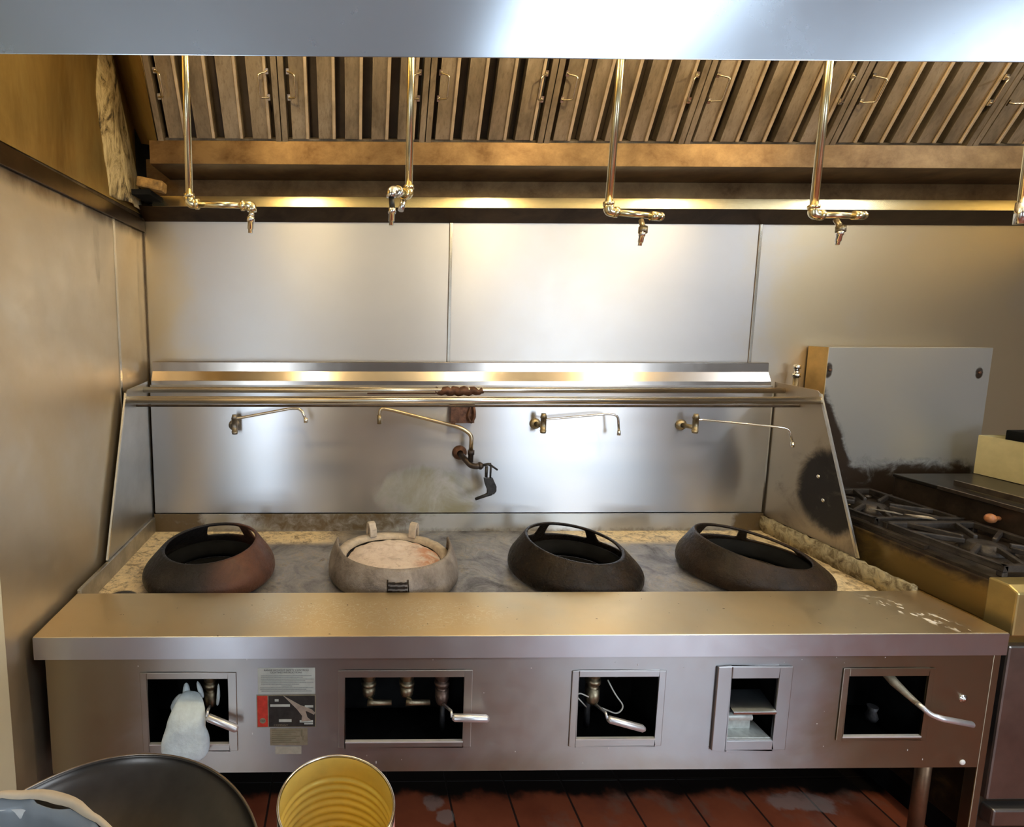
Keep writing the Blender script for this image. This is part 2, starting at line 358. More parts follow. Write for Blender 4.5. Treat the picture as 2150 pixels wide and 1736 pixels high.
# counter: streaks of dried splash, white smear near the right end
nt = M['counter'].node_tree; b = nt.nodes['Principled BSDF']
src = b.inputs['Base Color'].links[0].from_socket
x, y, z = sep(nt)
vv = pos(nt, (1.0, 1.6, 1)); nn = noi(nt, vv, 22, 3, .5, 2.5)
ln = math_(nt, 'MULTIPLY', maprange(nt, math_(nt,'ABSOLUTE', math_(nt,'SUBTRACT', nn, .5)), .022, .006), blob(nt, x, y, .95, .12, .38, .10))
c = mixc(nt, math_(nt, 'MULTIPLY', ln, .75), src, (1.0,.93,.78))
pit = ramp(nt, noi(nt, pos(nt, loc=(9,2,0)), 75, 2, .5), [(.74, g3(0)), (.77, g3(.8))])
c = mixc(nt, pit, c, (.16,.09,.04))
sm = math_(nt, 'MULTIPLY', ramp(nt, noi(nt, pos(nt, (1.6,.8,1)), 34, 4, .6), [(.53, g3(0)), (.60, g3(1))]), blob(nt, math_(nt,'ADD',x,math_(nt,'MULTIPLY',y,.5)), y, 2.64, .10, .045, .12))
c = mixc(nt, sm, c, (.85,.80,.74))
nt.links.new(c, b.inputs['Base Color'])
sm2 = math_(nt, 'SUBTRACT', 1.0, sm); nt.links.new(sm2, b.inputs['Metallic'])

# can inside, ribbed gold lacquer
M['can_in'] = plain('gold_lacquered_tin', (.90,.72,.20), .32, .5, .10, 14)

# ------------------------------------------------------------------ mesh helpers
class MB:
    def __init__(s): s.v = []; s.f = []; s.sm = []
    def add(s, vs, fs, smooth=False):
        o = len(s.v); s.v += [Vector(p) for p in vs]
        s.f += [tuple(i+o for i in f) for f in fs]; s.sm += [smooth]*len(fs); return s
    def box(s, x0, y0, z0, x1, y1, z1):
        x0, x1 = sorted((x0, x1)); y0, y1 = sorted((y0, y1)); z0, z1 = sorted((z0, z1))
        return s.add([(x0,y0,z0),(x1,y0,z0),(x1,y1,z0),(x0,y1,z0),(x0,y0,z1),(x1,y0,z1),(x1,y1,z1),(x0,y1,z1)],
                     [(0,3,2,1),(4,5,6,7),(0,1,5,4),(1,2,6,5),(2,3,7,6),(3,0,4,7)])
    def obox(s, c, ax, ay, az):   # oriented box: centre and three half-axes
        c = Vector(c); ax = Vector(ax); ay = Vector(ay); az = Vector(az)
        vs = [c + i*ax + j*ay + k*az for k in (-1,1) for i, j in ((-1,-1),(1,-1),(1,1),(-1,1))]
        return s.add(vs, [(0,3,2,1),(4,5,6,7),(0,1,5,4),(1,2,6,5),(2,3,7,6),(3,0,4,7)])
    def prism(s, prof, x0, x1):   # closed (y,z) profile extruded along x
        n = len(prof)
        vs = [(x0, p[0], p[1]) for p in prof] + [(x1, p[0], p[1]) for p in prof]
        fs = [tuple(range(n-1, -1, -1)), tuple(range(n, 2*n))] + [(i, (i+1) % n, n+(i+1) % n, n+i) for i in range(n)]
        return s.add(vs, fs)
    def strip(s, prof, x0, x1, t=.0015):  # open (y,z) profile as sheet with thickness
        up_ = []; 
        for i, p in enumerate(prof):
            a = prof[max(i-1, 0)]; c = prof[min(i+1, len(prof)-1)]
            d = Vector((c[0]-a[0], c[1]-a[1])).normalized(); up_.append((p[0]-d.y*t, p[1]+d.x*t))
        return s.prism(list(prof) + up_[::-1], x0, x1)
    def tube(s, pts, r, seg=14, caps=True, closed=False):
        pts = [Vector(p) for p in pts]; n = len(pts); rs = r if isinstance(r, (list, tuple)) else [r]*n
        t0 = (pts[1]-pts[0]).normalized(); nrm = t0.orthogonal().normalized(); vs = []
        pt = t0
        for i, p in enumerate(pts):
            if closed: t = (pts[(i+1) % n]-pts[i-1]).normalized()
            else:
                t = (pts[min(i+1, n-1)]-pts[max(i-1, 0)]).normalized()
            q = pt.rotation_difference(t); nrm = (q @ nrm).normalized(); nrm = (nrm - t*nrm.dot(t)).normalized(); pt = t
            bn = t.cross(nrm)
            for k in range(seg):
                a = 2*PI*k/seg; vs.append(p + (nrm*math.cos(a) + bn*math.sin(a))*rs[i])
        fs = []
        m_ = n if closed else n-1
        for i in range(m_):
            a0 = i*seg; b0 = ((i+1) % n)*seg
            for k in range(seg): fs.append((a0+k, a0+(k+1) % seg, b0+(k+1) % seg, b0+k))
        s.add(vs, fs, True)
        if caps and not closed:
            o = len(s.v)-n*seg
            s.f += [tuple(o+k for k in range(seg-1, -1, -1)), tuple(o+(n-1)*seg+k for k in range(seg))]; s.sm += [False, False]
        return s
    def lathe(s, prof, c=(0,0,0), seg=48, axis='z', cap0=False, cap1=False, rot=None, sx=1, sy=1):
        c = Vector(c); vs = []
        for r, h in prof:
            for k in range(seg):
                a = 2*PI*k/seg; p = Vector((r*math.cos(a)*sx, r*math.sin(a)*sy, h))
                if axis == 'y': p = Vector((p.x, p.z, p.y))
                if axis == 'x': p = Vector((p.z, p.x, p.y))
                if rot: p = rot @ p
                vs.append(c+p)
        fs = []
        for i in range(len(prof)-1):
            for k in range(seg): fs.append((i*seg+k, i*seg+(k+1) % seg, (i+1)*seg+(k+1) % seg, (i+1)*seg+k))
        s.add(vs, fs, True); o = len(s.v)-len(prof)*seg
        if cap0: s.f.append(tuple(o+k for k in range(seg-1,-1,-1))); s.sm.append(False)
        if cap1: s.f.append(tuple(o+(len(prof)-1)*seg+k for k in range(seg))); s.sm.append(False)
        return s
    def cyl(s, a, b, r, seg=20, r2=None):
        return s.tube([a, b], [r, r if r2 is None else r2], seg)
    def sphere(s, c, r, seg=20, rings=10, sc=(1,1,1)):
        pr = [(max(r*math.sin(PI*i/rings), 1e-4), -r*math.cos(PI*i/rings)) for i in range(rings+1)]
        o = len(s.v); s.lathe(pr, (0,0,0), seg)
        for i in range(o, len(s.v)): v = s.v[i]; s.v[i] = Vector((v.x*sc[0]+c[0], v.y*sc[1]+c[1], v.z*sc[2]+c[2]))
        return s
    def build(s, name, mat, parent=None, bevel=0, solid=0, sub=0, bseg=2, noise_amp=0, noise_scale=10, solid_off=-1):
        me = bpy.data.meshes.new(name)
        off = Vector((0,0,0)); p = parent
        while p is not None: off += p.location; p = p.parent
        me.from_pydata([tuple(v-off) for v in s.v], [], s.f)
        me.polygons.foreach_set('use_smooth', s.sm)
        bm = bmesh.new(); bm.from_mesh(me); bmesh.ops.remove_doubles(bm, verts=bm.verts, dist=1e-6)
        bmesh.ops.recalc_face_normals(bm, faces=bm.faces)
        if noise_amp:
            for v in bm.verts:
                q = (v.co+off)*noise_scale; v.co += noise.noise_vector(q)*noise_amp
        bm.to_mesh(me); bm.free(); me.update()
        o = bpy.data.objects.new(name, me); COL.objects.link(o)
        if parent is not None: o.parent = parent
        me.materials.append(M[mat] if isinstance(mat, str) else mat)
        if solid:
            k = o.modifiers.new('solid', 'SOLIDIFY'); k.thickness = solid; k.offset = solid_off
        if sub:
            k = o.modifiers.new('sub', 'SUBSURF'); k.levels = sub; k.render_levels = sub
        if bevel:
            k = o.modifiers.new('bevel', 'BEVEL'); k.width = bevel; k.segments = bseg; k.limit_method = 'ANGLE'; k.angle_limit = math.radians(40)
        return o
def arc_path(pts, r, n=6):
    """polyline with rounded corners"""
    pts = [Vector(p) for p in pts]; out = [pts[0]]
    rr = r if isinstance(r, (list, tuple)) else [r]*len(pts)
    for i in range(1, len(pts)-1):
        a, p, c = pts[i-1], pts[i], pts[i+1]; q = rr[i]
        u = (a-p); v = (c-p); q = min(q, u.length*.49, v.length*.49); u = u.normalized()*q; v = v.normalized()*q
        for k in range(n+1):
            t = k/n; out.append((p+u)*(1-t)**2 + p*2*t*(1-t) + (p+v)*t*t)
    out.append(pts[-1]); return out
def tag(o, label=None, cat=None, group=None, kind=None):
    if label: o['label'] = label
    if cat: o['category'] = cat
    if group: o['group'] = group
    if kind: o['kind'] = kind
    return o
def thing(name, loc, label, cat, group=None):
    o = bpy.data.objects.new(name, None); o.empty_display_size = .05; COL.objects.link(o); o.location = loc
    return tag(o, label, cat, group)
def struct(o): o['kind'] = 'structure'; return o
def plabel(o, l): o['label'] = l; return o

# ------------------------------------------------------------------ room shell
CZ = 2.80; RX = 5.2; LX = -0.023; BY = 1.005
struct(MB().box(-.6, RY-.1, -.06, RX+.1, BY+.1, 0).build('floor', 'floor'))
struct(MB().box(-.6, RY-.1, CZ, RX+.1, BY+.1, CZ+.08).build('ceiling', 'ceiling'))
struct(MB().box(LX-.1, BY, 0, RX+.1, BY+.1, CZ).build('wall_back', 'wall_steel'))
struct(MB().box(LX-.1, -.08, 0, LX, BY, CZ).build('wall_left', 'left_steel'))
lw = MB().box(-.55, RY, 0, -.45, -.30, CZ).box(-.55, -.30, 0, LX-.1, -.20, CZ).box(LX-.1, -.20, 0, LX+.002, -.08, CZ)
struct(lw.build('wall_side', 'cream', bevel=.003))
struct(MB().box(RX, RY, 0, RX+.1, BY, CZ).build('wall_right', 'right_paint'))
# rear wall with a doorway and a window
rw = MB()
for a in ((-.6,0,-.45,CZ),(-.45,2.2,.05,CZ),(.05,0,2.7,CZ),(2.7,0,4.5,.95),(2.7,2.15,4.5,CZ),(4.5,0,RX+.1,CZ)):
    rw.box(a[0], RY-.1, a[1], a[2], RY, a[3])
struct(rw.build('wall_rear', 'rear_paint'))
wf = MB()
for a in ((2.7,.95,2.75,2.15),(4.45,.95,4.5,2.15),(2.75,.95,4.45,1.0),(2.75,2.1,4.45,2.15),(3.58,1.0,3.62,2.1)): wf.box(a[0], RY-.06, a[1], a[2], RY+.02, a[3])
struct(wf.build('window_1', 'fixture', bevel=.004))
df = MB().box(-.45, RY-.08, 0, -.41, RY+.02, 2.2).box(.01, RY-.08, 0, .05, RY+.02, 2.2).box(-.41, RY-.08, 2.16, .01, RY+.02, 2.2)
struct(df.build('door_1', 'fixture', bevel=.004))
# panel joint strips of the stainless wall lining
for i, xs in enumerate((1.3184, 2.6827)):
    t = MB().box(xs-.0065, BY-.004, .9, xs+.0065, BY, 2.13).build('trim_%d' % (i+1), 'seam_light', bevel=.0015); struct(t)
    g = MB().box(xs-.0085, BY-.0015, .9, xs-.0065, BY, 2.13).build('joint_line', 'seam_dark', t)
t = MB().box(LX, .698, .0, LX+.003, .716, 2.10).build('trim_3', 'seam_light', bevel=.001); struct(t)
t = MB().box(LX, BY-.006, .8, LX+.005, BY, 2.13).build('trim_4', 'seam_dark'); struct(t)
# ceiling troffers
for i, (x0, y0) in enumerate(((1.40, -2.25), (3.15, -2.25))):
    t = thing('ceiling_light', (x0+.4, y0+.55, CZ-.04), ['fluorescent ceiling panel reflected in the middle of the hood face', 'fluorescent ceiling panel reflected at the right end of the hood face'][i], 'ceiling light', 'fluorescent ceiling panels')
    fr = MB()
    for a in ((0,0,.8,.03),(0,1.07,.8,1.1),(0,.03,.03,1.07),(.77,.03,.8,1.07)): fr.box(x0+a[0], y0+a[1], CZ-.04, x0+a[2], y0+a[3], CZ)
    fr.build('frame', 'fixture', t)
    MB().box(x0+.03, y0+.03, CZ-.02, x0+.77, y0+1.07, CZ-.005).build('diffuser', 'tube', t)

# ------------------------------------------------------------------ extraction hood
HX0, HX1 = LX+.002, 4.35
hood = thing('extraction_hood', (HX0, BY, 2.1), 'long stainless extraction hood with grease-browned inside over the wok range', 'range hood')
MB().box(HX0, -.480, 2.114, HX1, -.478, CZ-.002).build('front_panel', 'hood_face', hood, bevel=.0015)
M['endp'] = M['hood_gold']
MB().box(HX0, -.478, 2.147, HX0+.004, BY-.002, CZ-.002).build('end_panel', 'hood_gold', hood)
MB().box(HX1-.004, -.478, 2.12, HX1, BY-.002, CZ-.002).build('end_panel', 'hood_gold', hood)
MB().prism([(-.478,2.090),(BY-.002,2.075),(BY-.002,2.125),(-.478,2.150)], HX0, HX0+.010).build('bottom_channel', 'hood_dark', hood, bevel=.002)
# slanted blank panel left of the first filter
def fpt(y): return 2.3615 + (y-.70)*(-1.75)
MB().add([(HX0+.001,.984,2.441),(HX0+.001,.781,2.692),(HX0+.001,.72,2.79),(.158,.445,2.79),(.158,.72,2.345)], [(0,1,2,3,4)]).build('blank_panel', 'hood_gold', hood, solid=.002)
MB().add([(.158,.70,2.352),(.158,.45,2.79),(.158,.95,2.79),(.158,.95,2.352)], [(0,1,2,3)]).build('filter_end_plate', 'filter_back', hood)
# peeling grease sheet on the end panel
pb = MB(); NU, NV = 18, 46
for iv in range(NV+1):
    v = iv/NV; z = 2.155 + v*.62
    ya = .62 + .02*math.sin(v*9) + (.05 if v < .2 else 0)*(1-v*5); yb = .985 - max(0, v-.12)*.32
    for iu in range(NU+1):
        u = iu/NU; y = ya + (yb-ya)*u
        e = math.sin(PI*min(u, .999))
        pb.v.append(Vector((HX0+.006 + .028*e*(noise.fractal(Vector((y*7, z*4, 1)), 1, 2, 4)*.9+.7), y, z)))
pb.f = [(a, a+1, a+NU+2, a+NU+1) for r in range(NV) for a in range(r*(NU+1), r*(NU+1)+NU)]; pb.sm = [True]*len(pb.f)
pb.build('grease_film', 'peel', hood, solid=.0015)
# gutter, rear wall of the hood and ledge
MB().box(.128, .70, 2.278, HX1-.005, .703, 2.3615).box(.128, .703, 2.278, HX1-.005, .93, 2.281).box(.128, .703, 2.350, HX1-.005, .72, 2.353).box(.128,.70,2.278,.131,.93,2.3615).build('grease_gutter', 'gutter', hood, bevel=.001)
MB().box(.03, .930, 2.205, HX1-.005, .935, 2.36).build('rear_panel', 'gutter', hood)
M['ledge_m'] = plain('bright_ledge_steel', (.62,.50,.28), .24, 1, .1, 4)  # brighter colour than the hood steel around it
MB().prism([(.935,2.207),(.901,2.2065),(.897,2.165),(.899,2.1645),(.903,2.2035),(.935,2.204)], .06, HX1-.005).build('ledge', 'ledge_m', hood)
MB().prism([(.899,2.166),(BY-.003,2.122),(BY-.003,2.126),(.901,2.169)], HX0+.01, HX1-.005).build('rear_flange', 'hood_dark', hood)
MB().box(HX0+.005, .94, 2.2, .135, .96, 2.5).box(.03, .76, 2.18, .10, .94, 2.2).build('dark_recess', 'cavity', hood)  # near-black boxes paint in the dark hole beside the gutter
# crusty block in the corner
cb = MB(); 
cb.obox((.100, .79, 2.222), (.050,0,-.010), (0,.03,0), (.003,0,.020))
ob = cb.build('crust_block', 'brownblock', hood, bevel=.006, noise_amp=.003, noise_scale=60)
plabel(ob, 'brown crusted block stuck in the corner below the gutter')

# filters
bounds = [.160, .622, 1.157, 1.602, 2.134, 2.687, 3.235, 3.79]
flabel = ['greasy baffle filter at the far left end beside the blank panel', 'greasy baffle filter behind the first two drop pipes', 'greasy baffle filter just right of the second drop pipe',
          'greasy baffle filter behind the third drop pipe', 'greasy baffle filter left of and behind the fourth drop pipe', 'greasy baffle filter right of the fourth drop pipe', 'greasy baffle filter cut by the right edge of the picture']
fd = Vector((0, -.131, .229)).normalized(); fn = Vector((0, -fd.z, fd.y))   # along the slope, and facing down to the room
fn = Vector((0, -fd.z, -abs(fd.y)))
FL = .45
def fp(x, s, d): return Vector((x, .704, 2.352)) + fd*s + fn*d
def fbar(mb, x0, x1, s0, s1, d0, d1):
    c = (fp(x0,s0,d0)+fp(x1,s1,d1))/2
    mb.obox(c, ((x1-x0)/2,0,0), fd*((s1-s0)/2), fn*((d1-d0)/2))
for i in range(7):
    x0, x1 = bounds[i]+.002, bounds[i+1]-.002
    t = thing('baffle_filter', fp((x0+x1)/2, 0, 0), flabel[i], 'hood filter', 'baffle filters in the hood')
    fr = MB()
    fbar(fr, x0, x1, 0, .014, -.045, -.020); fbar(fr, x0, x1, FL-.022, FL, -.045, .0)
    fbar(fr, x0, x0+.020, 0, FL, -.045, .0); fbar(fr, x1-.020, x1, 0, FL, -.045, .0)
    fr.build('frame', 'filter', t, bevel=.0015)
    n = max(3, round((x1-x0)/.112)); pw = (x1-x0-.04)/n
    for k in range(n):
        a = x0+.02+pw*k; b_ = a+pw
        q = MB(); g = .017
        fbar(q, a+g, b_-g, .016, FL-.024, -.014, -.012); fbar(q, a+g, a+g+.0018, .016, FL-.024, -.050, -.012)
        fbar(q, b_-g-.0018, b_-g, .016, FL-.024, -.050, -.012)
        bf = q.build('baffle', 'filter', t, bevel=.001)
        q = MB(); fbar(q, b_-g-.0125, b_-g-.0010, .016, FL-.024, -.0115, -.004)
        q.build('baffle_lip', 'filter_lip', bf, bevel=.002)
    bk = MB(); fbar(bk, x0+.02, x1-.02, .01, FL-.024, -.060, -.058)
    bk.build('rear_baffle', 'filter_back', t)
    for hx, sg in ((x0+.034, -1), (x1-.034, 1)):
        pts = arc_path([fp(hx,.155,0), fp(hx,.155,.012), fp(hx-.026*sg,.160,.036), fp(hx-.026*sg,.232,.036), fp(hx,.237,.012), fp(hx,.237,0)], .008)
        hb = MB()
        hb.tube(pts, .0031, 8)
        fbar(hb, hx-.005, hx+.005, .146, .166, -.002, .004); fbar(hb, hx-.005, hx+.005, .228, .246, -.002, .004)
        hb.build('handle', 'wire', t)
# hood lamps
for lx, bm_ in ((.62,'bulb_dim'),(1.68,'bulb'),(2.75,'bulb'),(3.80,'bulb_cool')):
    t = thing('hood_lamp', (lx, -.10, 2.62), 'round bulb lamp up inside the hood behind its front panel', 'lamp', 'lamps inside the hood')
    MB().cyl((lx,-.10,CZ-.005), (lx,-.10,2.62), .022).lathe([(.06,CZ-.03),(.06,CZ-.005)], (lx,-.10,0), 24, cap0=True, cap1=True).build('socket', 'fixture', t)
    MB().sphere((lx,-.10,2.585), .040, 20, 12, (1,1,1.2)).build('bulb', bm_, t)

# ------------------------------------------------------------------ fire-suppression drop pipes
def nozzle(mb, p, d, s=1.0):
    p = Vector(p); d = Vector(d).normalized()
    mb.tube([p, p+d*.012*s, p+d*.0121*s, p+d*.030*s, p+d*.0301*s, p+d*.040*s], [.0095*s,.0095*s,.0075*s,.0075*s,.0055*s,.0055*s], 12)
PIPES = [
 dict(top=(.446,.1), bot=(.443,.1,2.005), arm=[(.500,.1,2.003),(.596,.1,2.001)], drop=[(.611,.1,1.985),(.608,.1,1.972)], l='yellow-lit drop pipe at far left, its arm turning right to a chrome nozzle'),
 dict(top=(1.041,.1), bot=(1.036,.1,2.030), arm=[(1.010,.07,2.030),(.998,.05,2.030)], drop=[(.985,.045,2.012),(.988,.047,1.985)], l='drop pipe with short doubled-back elbows, above the second wok ring'),
 dict(top=(1.605,.1), bot=(1.583,.1,1.990), arm=[(1.64,.1,1.984),(1.722,.1,1.978)], drop=None, l='third drop pipe from left, long straight arm with nozzle hanging below'),
 dict(top=(2.156,.1), bot=(2.149,.1,1.984), arm=[(2.20,.1,1.983),(2.283,.1,1.983)], drop=None, l='fourth drop pipe from left, arm level with the bottom of the hood ledge'),
 dict(top=(2.716,.1), bot=(2.727,.1,2.000), arm=None, drop=None, l='drop pipe half cut off by the right edge of the picture'),
]
R = .0098
for i, d in enumerate(PIPES):
    t = thing('drop_pipe', (d['top'][0], .1, 2.0), d['l'], 'pipe', 'fire suppression drop pipes under the hood')
    b0 = Vector(d['bot']); top = Vector((*d['top'], CZ-.003))
    MB().cyl(b0+Vector((0,0,.012)), top, R, 20).build('pipe', 'pipe', t)
    MB().cyl(top, top-Vector((0,0,.012)), .028, 24).build('ceiling_flange', 'pipe', t)
    el = MB()
    if d['arm']:
        a1, a2 = map(Vector, d['arm']); dirn = (a2-b0).normalized()
        el.tube(arc_path([b0+Vector((0,0,.022)), b0, b0+dirn*.022], .018), R*1.32, 16)
        el.tube([b0+Vector((0,0,.016)), b0+Vector((0,0,.026))], R*1.5, 16); el.tube([b0+dirn*.016, b0+dirn*.026], R*1.5, 16)
        el.build('elbow', 'pipe', t)
        MB().cyl(b0+dirn*.02, a2, R*.9 if i != 1 else R*.95).build('arm', 'pipe', t)
    if i == 0 or i == 1:
        p1, p2 = map(Vector, d['drop']); e2 = MB()
        e2.tube(arc_path([a2-dirn*.012, Vector((p1.x, p1.y, a2.z)), p1], .016), R*1.3, 16)
        e2.tube([a2-dirn*.014, a2-dirn*.004], R*1.5, 16)
        e2.build('elbow', 'pipe' if i == 0 else 'chrome', t)
        e3 = MB().cyl(p1, p2, R*.75); e3.build('nipple', 'chrome' if i == 0 else 'black_rubber', t)
        nb = MB(); nozzle(nb, p2, (-.06,0,-1), 1.1); nb.build('nozzle', 'chrome', t)
        if i == 1:
            MB().cyl(b0+Vector((-.012,0,-.008)), b0+Vector((-.022,-.01,-.042)), R*.85).build('stub', 'chrome', t)
            MB().cyl((1.012,.075,2.030), (1.002,.058,2.030), R*1.12).build('thread', 'black_rubber', t)
    elif i in (2, 3):
        e2 = MB().tube([a2-dirn*.022, a2+dirn*.004], R*1.25, 16).sphere(a2+dirn*.004, R*1.25)
        e2.build('end_elbow', 'pipe', t)
        nx = a2.x-.036 if i == 2 else a2.x-.044
        MB().cyl((nx+.01,.14,a2.z-.004), (nx+.004,.115,a2.z-.030), R*.7).tube([(nx+.004,.115,a2.z-.026),(nx+.002,.112,a2.z-.042)], R*1.25, 12).build('swivel', 'brass', t)
        nb = MB(); nozzle(nb, (nx, .110, a2.z-.040), (-.14,0,-1), .95); nb.build('nozzle', 'chrome', t)
    else:
        el.tube([b0+Vector((0,0,.02)), b0+Vector((0,0,-.038))], R*1.3, 16); el.build('coupling', 'chrome', t)

# ------------------------------------------------------------------ wok range
W = 2.743; H = .82; FY = .008; WZ = .765; SY = .915
rng = thing('wok_range', (W/2, .45, 0), 'long stainless four-hole wok range with backsplash, rails and lever valves', 'wok range')
# counter ledge with folded lip
MB().prism([(0,H),(0,H-.067),(.010,H-.067),(.010,H-.006),(.241,H-.006),(.241,WZ-.01),(.245,WZ-.01),(.245,H)], 0, W).build('counter_ledge', 'counter', rng, bevel=.0015)
MB().box(-.0006, -.0008, H-.067, W+.0006, .0004, H-.0022).build('ledge_front', 'lip_steel', rng, bevel=.0004)
# cooktop with four round openings
RC = [(.364,.492), (1.037,.492), (1.707,.492), (2.372,.492)]
cw = MB(); SQ = .225; NS = 64; HR = .150
def sqpt(a, s):
    c, s_ = math.cos(a), math.sin(a); k = s/max(abs(c), abs(s_)); return c*k, s_*k
xs = [.003]
for cx, cy in RC:
    vs = []; fs = []
    for k in range(NS):
        a = 2*PI*k/NS+PI/4; vs.append((cx+HR*math.cos(a), cy+HR*math.sin(a), WZ))
    for k in range(NS):
        a = 2*PI*k/NS+PI/4; p = sqpt(a, SQ); vs.append((cx+p[0], cy+p[1], WZ))
    for k in range(NS): fs.append((k, (k+1) % NS, NS+(k+1) % NS, NS+k))
    cw.add(vs, fs)
    cw.add([(cx-SQ,.243,WZ),(cx+SQ,.243,WZ),(cx+SQ,cy-SQ,WZ),(cx-SQ,cy-SQ,WZ)], [(0,1,2,3)])
    cw.add([(cx-SQ,cy+SQ,WZ),(cx+SQ,cy+SQ,WZ),(cx+SQ,.908,WZ),(cx-SQ,.908,WZ)], [(0,1,2,3)])
    xs += [cx-SQ, cx+SQ]
xs.append(W-.003)
for i in range(0, len(xs), 2): cw.add([(xs[i],.243,WZ),(xs[i+1],.243,WZ),(xs[i+1],.908,WZ),(xs[i],.908,WZ)], [(0,1,2,3)])
cw.build('cooktop_well', 'well', rng)
for cx, cy in RC:
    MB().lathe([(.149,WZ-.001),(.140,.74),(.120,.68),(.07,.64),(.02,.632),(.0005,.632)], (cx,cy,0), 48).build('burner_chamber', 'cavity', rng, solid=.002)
# curbs beside the well
MB().box(0, .245, WZ-.01, .014, .913, .832).build('side_curb', plain('curb_left', (.42,.40,.36), .36, .8, .25, 20, .2, 40), rng, bevel=.002)
rc = MB(); n = 60
pr = [(W-.016, WZ), (W-.020, .800), (W-.016, .834), (W-.002, .834), (W, .82), (W, WZ)]
vs = []; fs = []
for i in range(n+1):
    y = .245+(.913-.245)*i/n
    for k, (a, c) in enumerate(pr):
        jx = .010*noise.noise(Vector((i*.45, k*.9, 3))) if k in (0,1,2,3) else 0
        vs.append((min(W, a+jx-.004), y, c+(.006*noise.noise(Vector((i*.5, k, 9))) if k in (1,2,3) else 0)))
m_ = len(pr)
for i in range(n):
    for k in range(m_): fs.append((i*m_+k, i*m_+(k+1) % m_, (i+1)*m_+(k+1) % m_, (i+1)*m_+k))
fs += [tuple(range(m_)), tuple(n*m_+k for k in range(m_-1,-1,-1))]
rc.add(vs, fs, True); rc.build('side_curb', 'curb', rng)
# backsplash: lower strip, main sheet, flue riser shelf
MB().box(.010, .905, WZ-.02, W-.010, .909, .845).build('lower_strip', 'lower_strip', rng)
MB().box(.012, SY, .847, W-.012, SY+.004, 1.42).build('backsplash', 'splash', rng, bevel=.0008)
MB().prism([(.922,1.400),(.926,1.437),(.946,1.477),(.948,1.517),(.951,1.519),(.995,1.519),(.995,1.40)], .014, W-.014).build('flue_riser', 'shelf_steel', rng, bevel=.0012)
# side panels
for sx, mt in ((0, plain('left_side_panel', (.50,.49,.46), .34, .95, .12, 6)), (W-.004, 'right_panel')):
    x0, x1 = sx, sx+.004
    prof = [(.460,.834),(.686,1.413),(.700,1.425),(.918,1.437),(.918,.834)]
    b_ = MB().prism(prof, x0, x1)
    d = Vector((0,.226,.579)).normalized()
    b_.build('side_panel', mt, rng)
    e0, e1 = Vector((sx+.002,.459,.834)), Vector((sx+.002,.685,1.413))
    MB().obox((e0+e1)/2, (.0035,0,0), (e1-e0)/2, Vector((0,-.579,.226)).normalized()*.0045).build('edge_strip', 'rail', rng)
for y, z in ((.653,1.087),(.621,1.0)):
    MB().sphere((W-.006, y, z), .008, 12, 8, (.6,1,1)).build('bolt', 'rail', rng)
# rails with brackets
MB().cyl((.004,.690,1.386), (W-.004,.690,1.386), .0155, 28).build('rail', 'rail', rng)
MB().cyl((.004,.865,1.405), (W-.004,.865,1.405), .0125, 28).build('rail', 'rail', rng)
MB().cyl((.004,.780,1.350), (W-.004,.780,1.350), .005, 12).build('rail_brace', plain('grimy_rod', (.10,.07,.05), .5, .5, .4, 20), rng)
bb = MB().box(1.312, .875, 1.26, 1.412, .915, 1.345).tube(arc_path([(1.405,.87,1.35),(1.412,.862,1.30),(1.400,.86,1.262),(1.382,.865,1.285),(1.395,.872,1.33)], .012), .006, 10)
bb.box(1.316, .870, 1.252, 1.330, .885, 1.27)
bb.build('rail_bracket', 'rust', rng, bevel=.006, noise_amp=.003, noise_scale=50)
rr = MB(); vs = []
pts = [(1.235+.21*i/20, .865+.003*math.sin(i), 1.401+.004*math.sin(i*1.7)) for i in range(21)]
rr.tube(pts, [.0135+.006*math.sin(PI*i/20) for i in range(21)], 14); rr.build('rust_patch', 'rust', rng, noise_amp=.002, noise_scale=70)
gr = MB().box(.95, .862, 1.388, 1.24, .872, 1.394); gr.build('grime_streak', 'rust', rng, noise_amp=.002, noise_scale=50)
PANEL_OFF = -1
# front panel with five openings
PX0, PX1, PZ0, PZ1 = .025, W-.025, .397, H-.055
OP = [(.306,.489,.535,.689), (.864,.493,1.203,.691), (1.529,.497,1.759,.689), (1.963,.493,2.100,.685), (2.305,.499,2.536,.687)]
fpn = MB(); Z = sorted({PZ0, PZ1}|{o[1] for o in OP}|{o[3] for o in OP}); X = sorted({PX0, PX1}|{o[0] for o in OP}|{o[2] for o in OP})
vi = {}
def V_(x, y, z):
    k = (round(x,5), round(y,5), round(z,5))
    if k not in vi: vi[k] = len(fpn.v); fpn.v.append(Vector((x,y,z)))
    return vi[k]
for a in range(len(X)-1):
    for c in range(len(Z)-1):
        mxx, mz = (X[a]+X[a+1])/2, (Z[c]+Z[c+1])/2
        if any(o[0] < mxx < o[2] and o[1] < mz < o[3] for o in OP): continue
        fpn.f.append((V_(X[a],FY,Z[c]), V_(X[a+1],FY,Z[c]), V_(X[a+1],FY,Z[c+1]), V_(X[a],FY,Z[c+1]))); fpn.sm.append(False)
po = fpn.build('front_panel', 'front_steel', rng, solid=.003)
po.modifiers['solid'].offset = PANEL_OFF
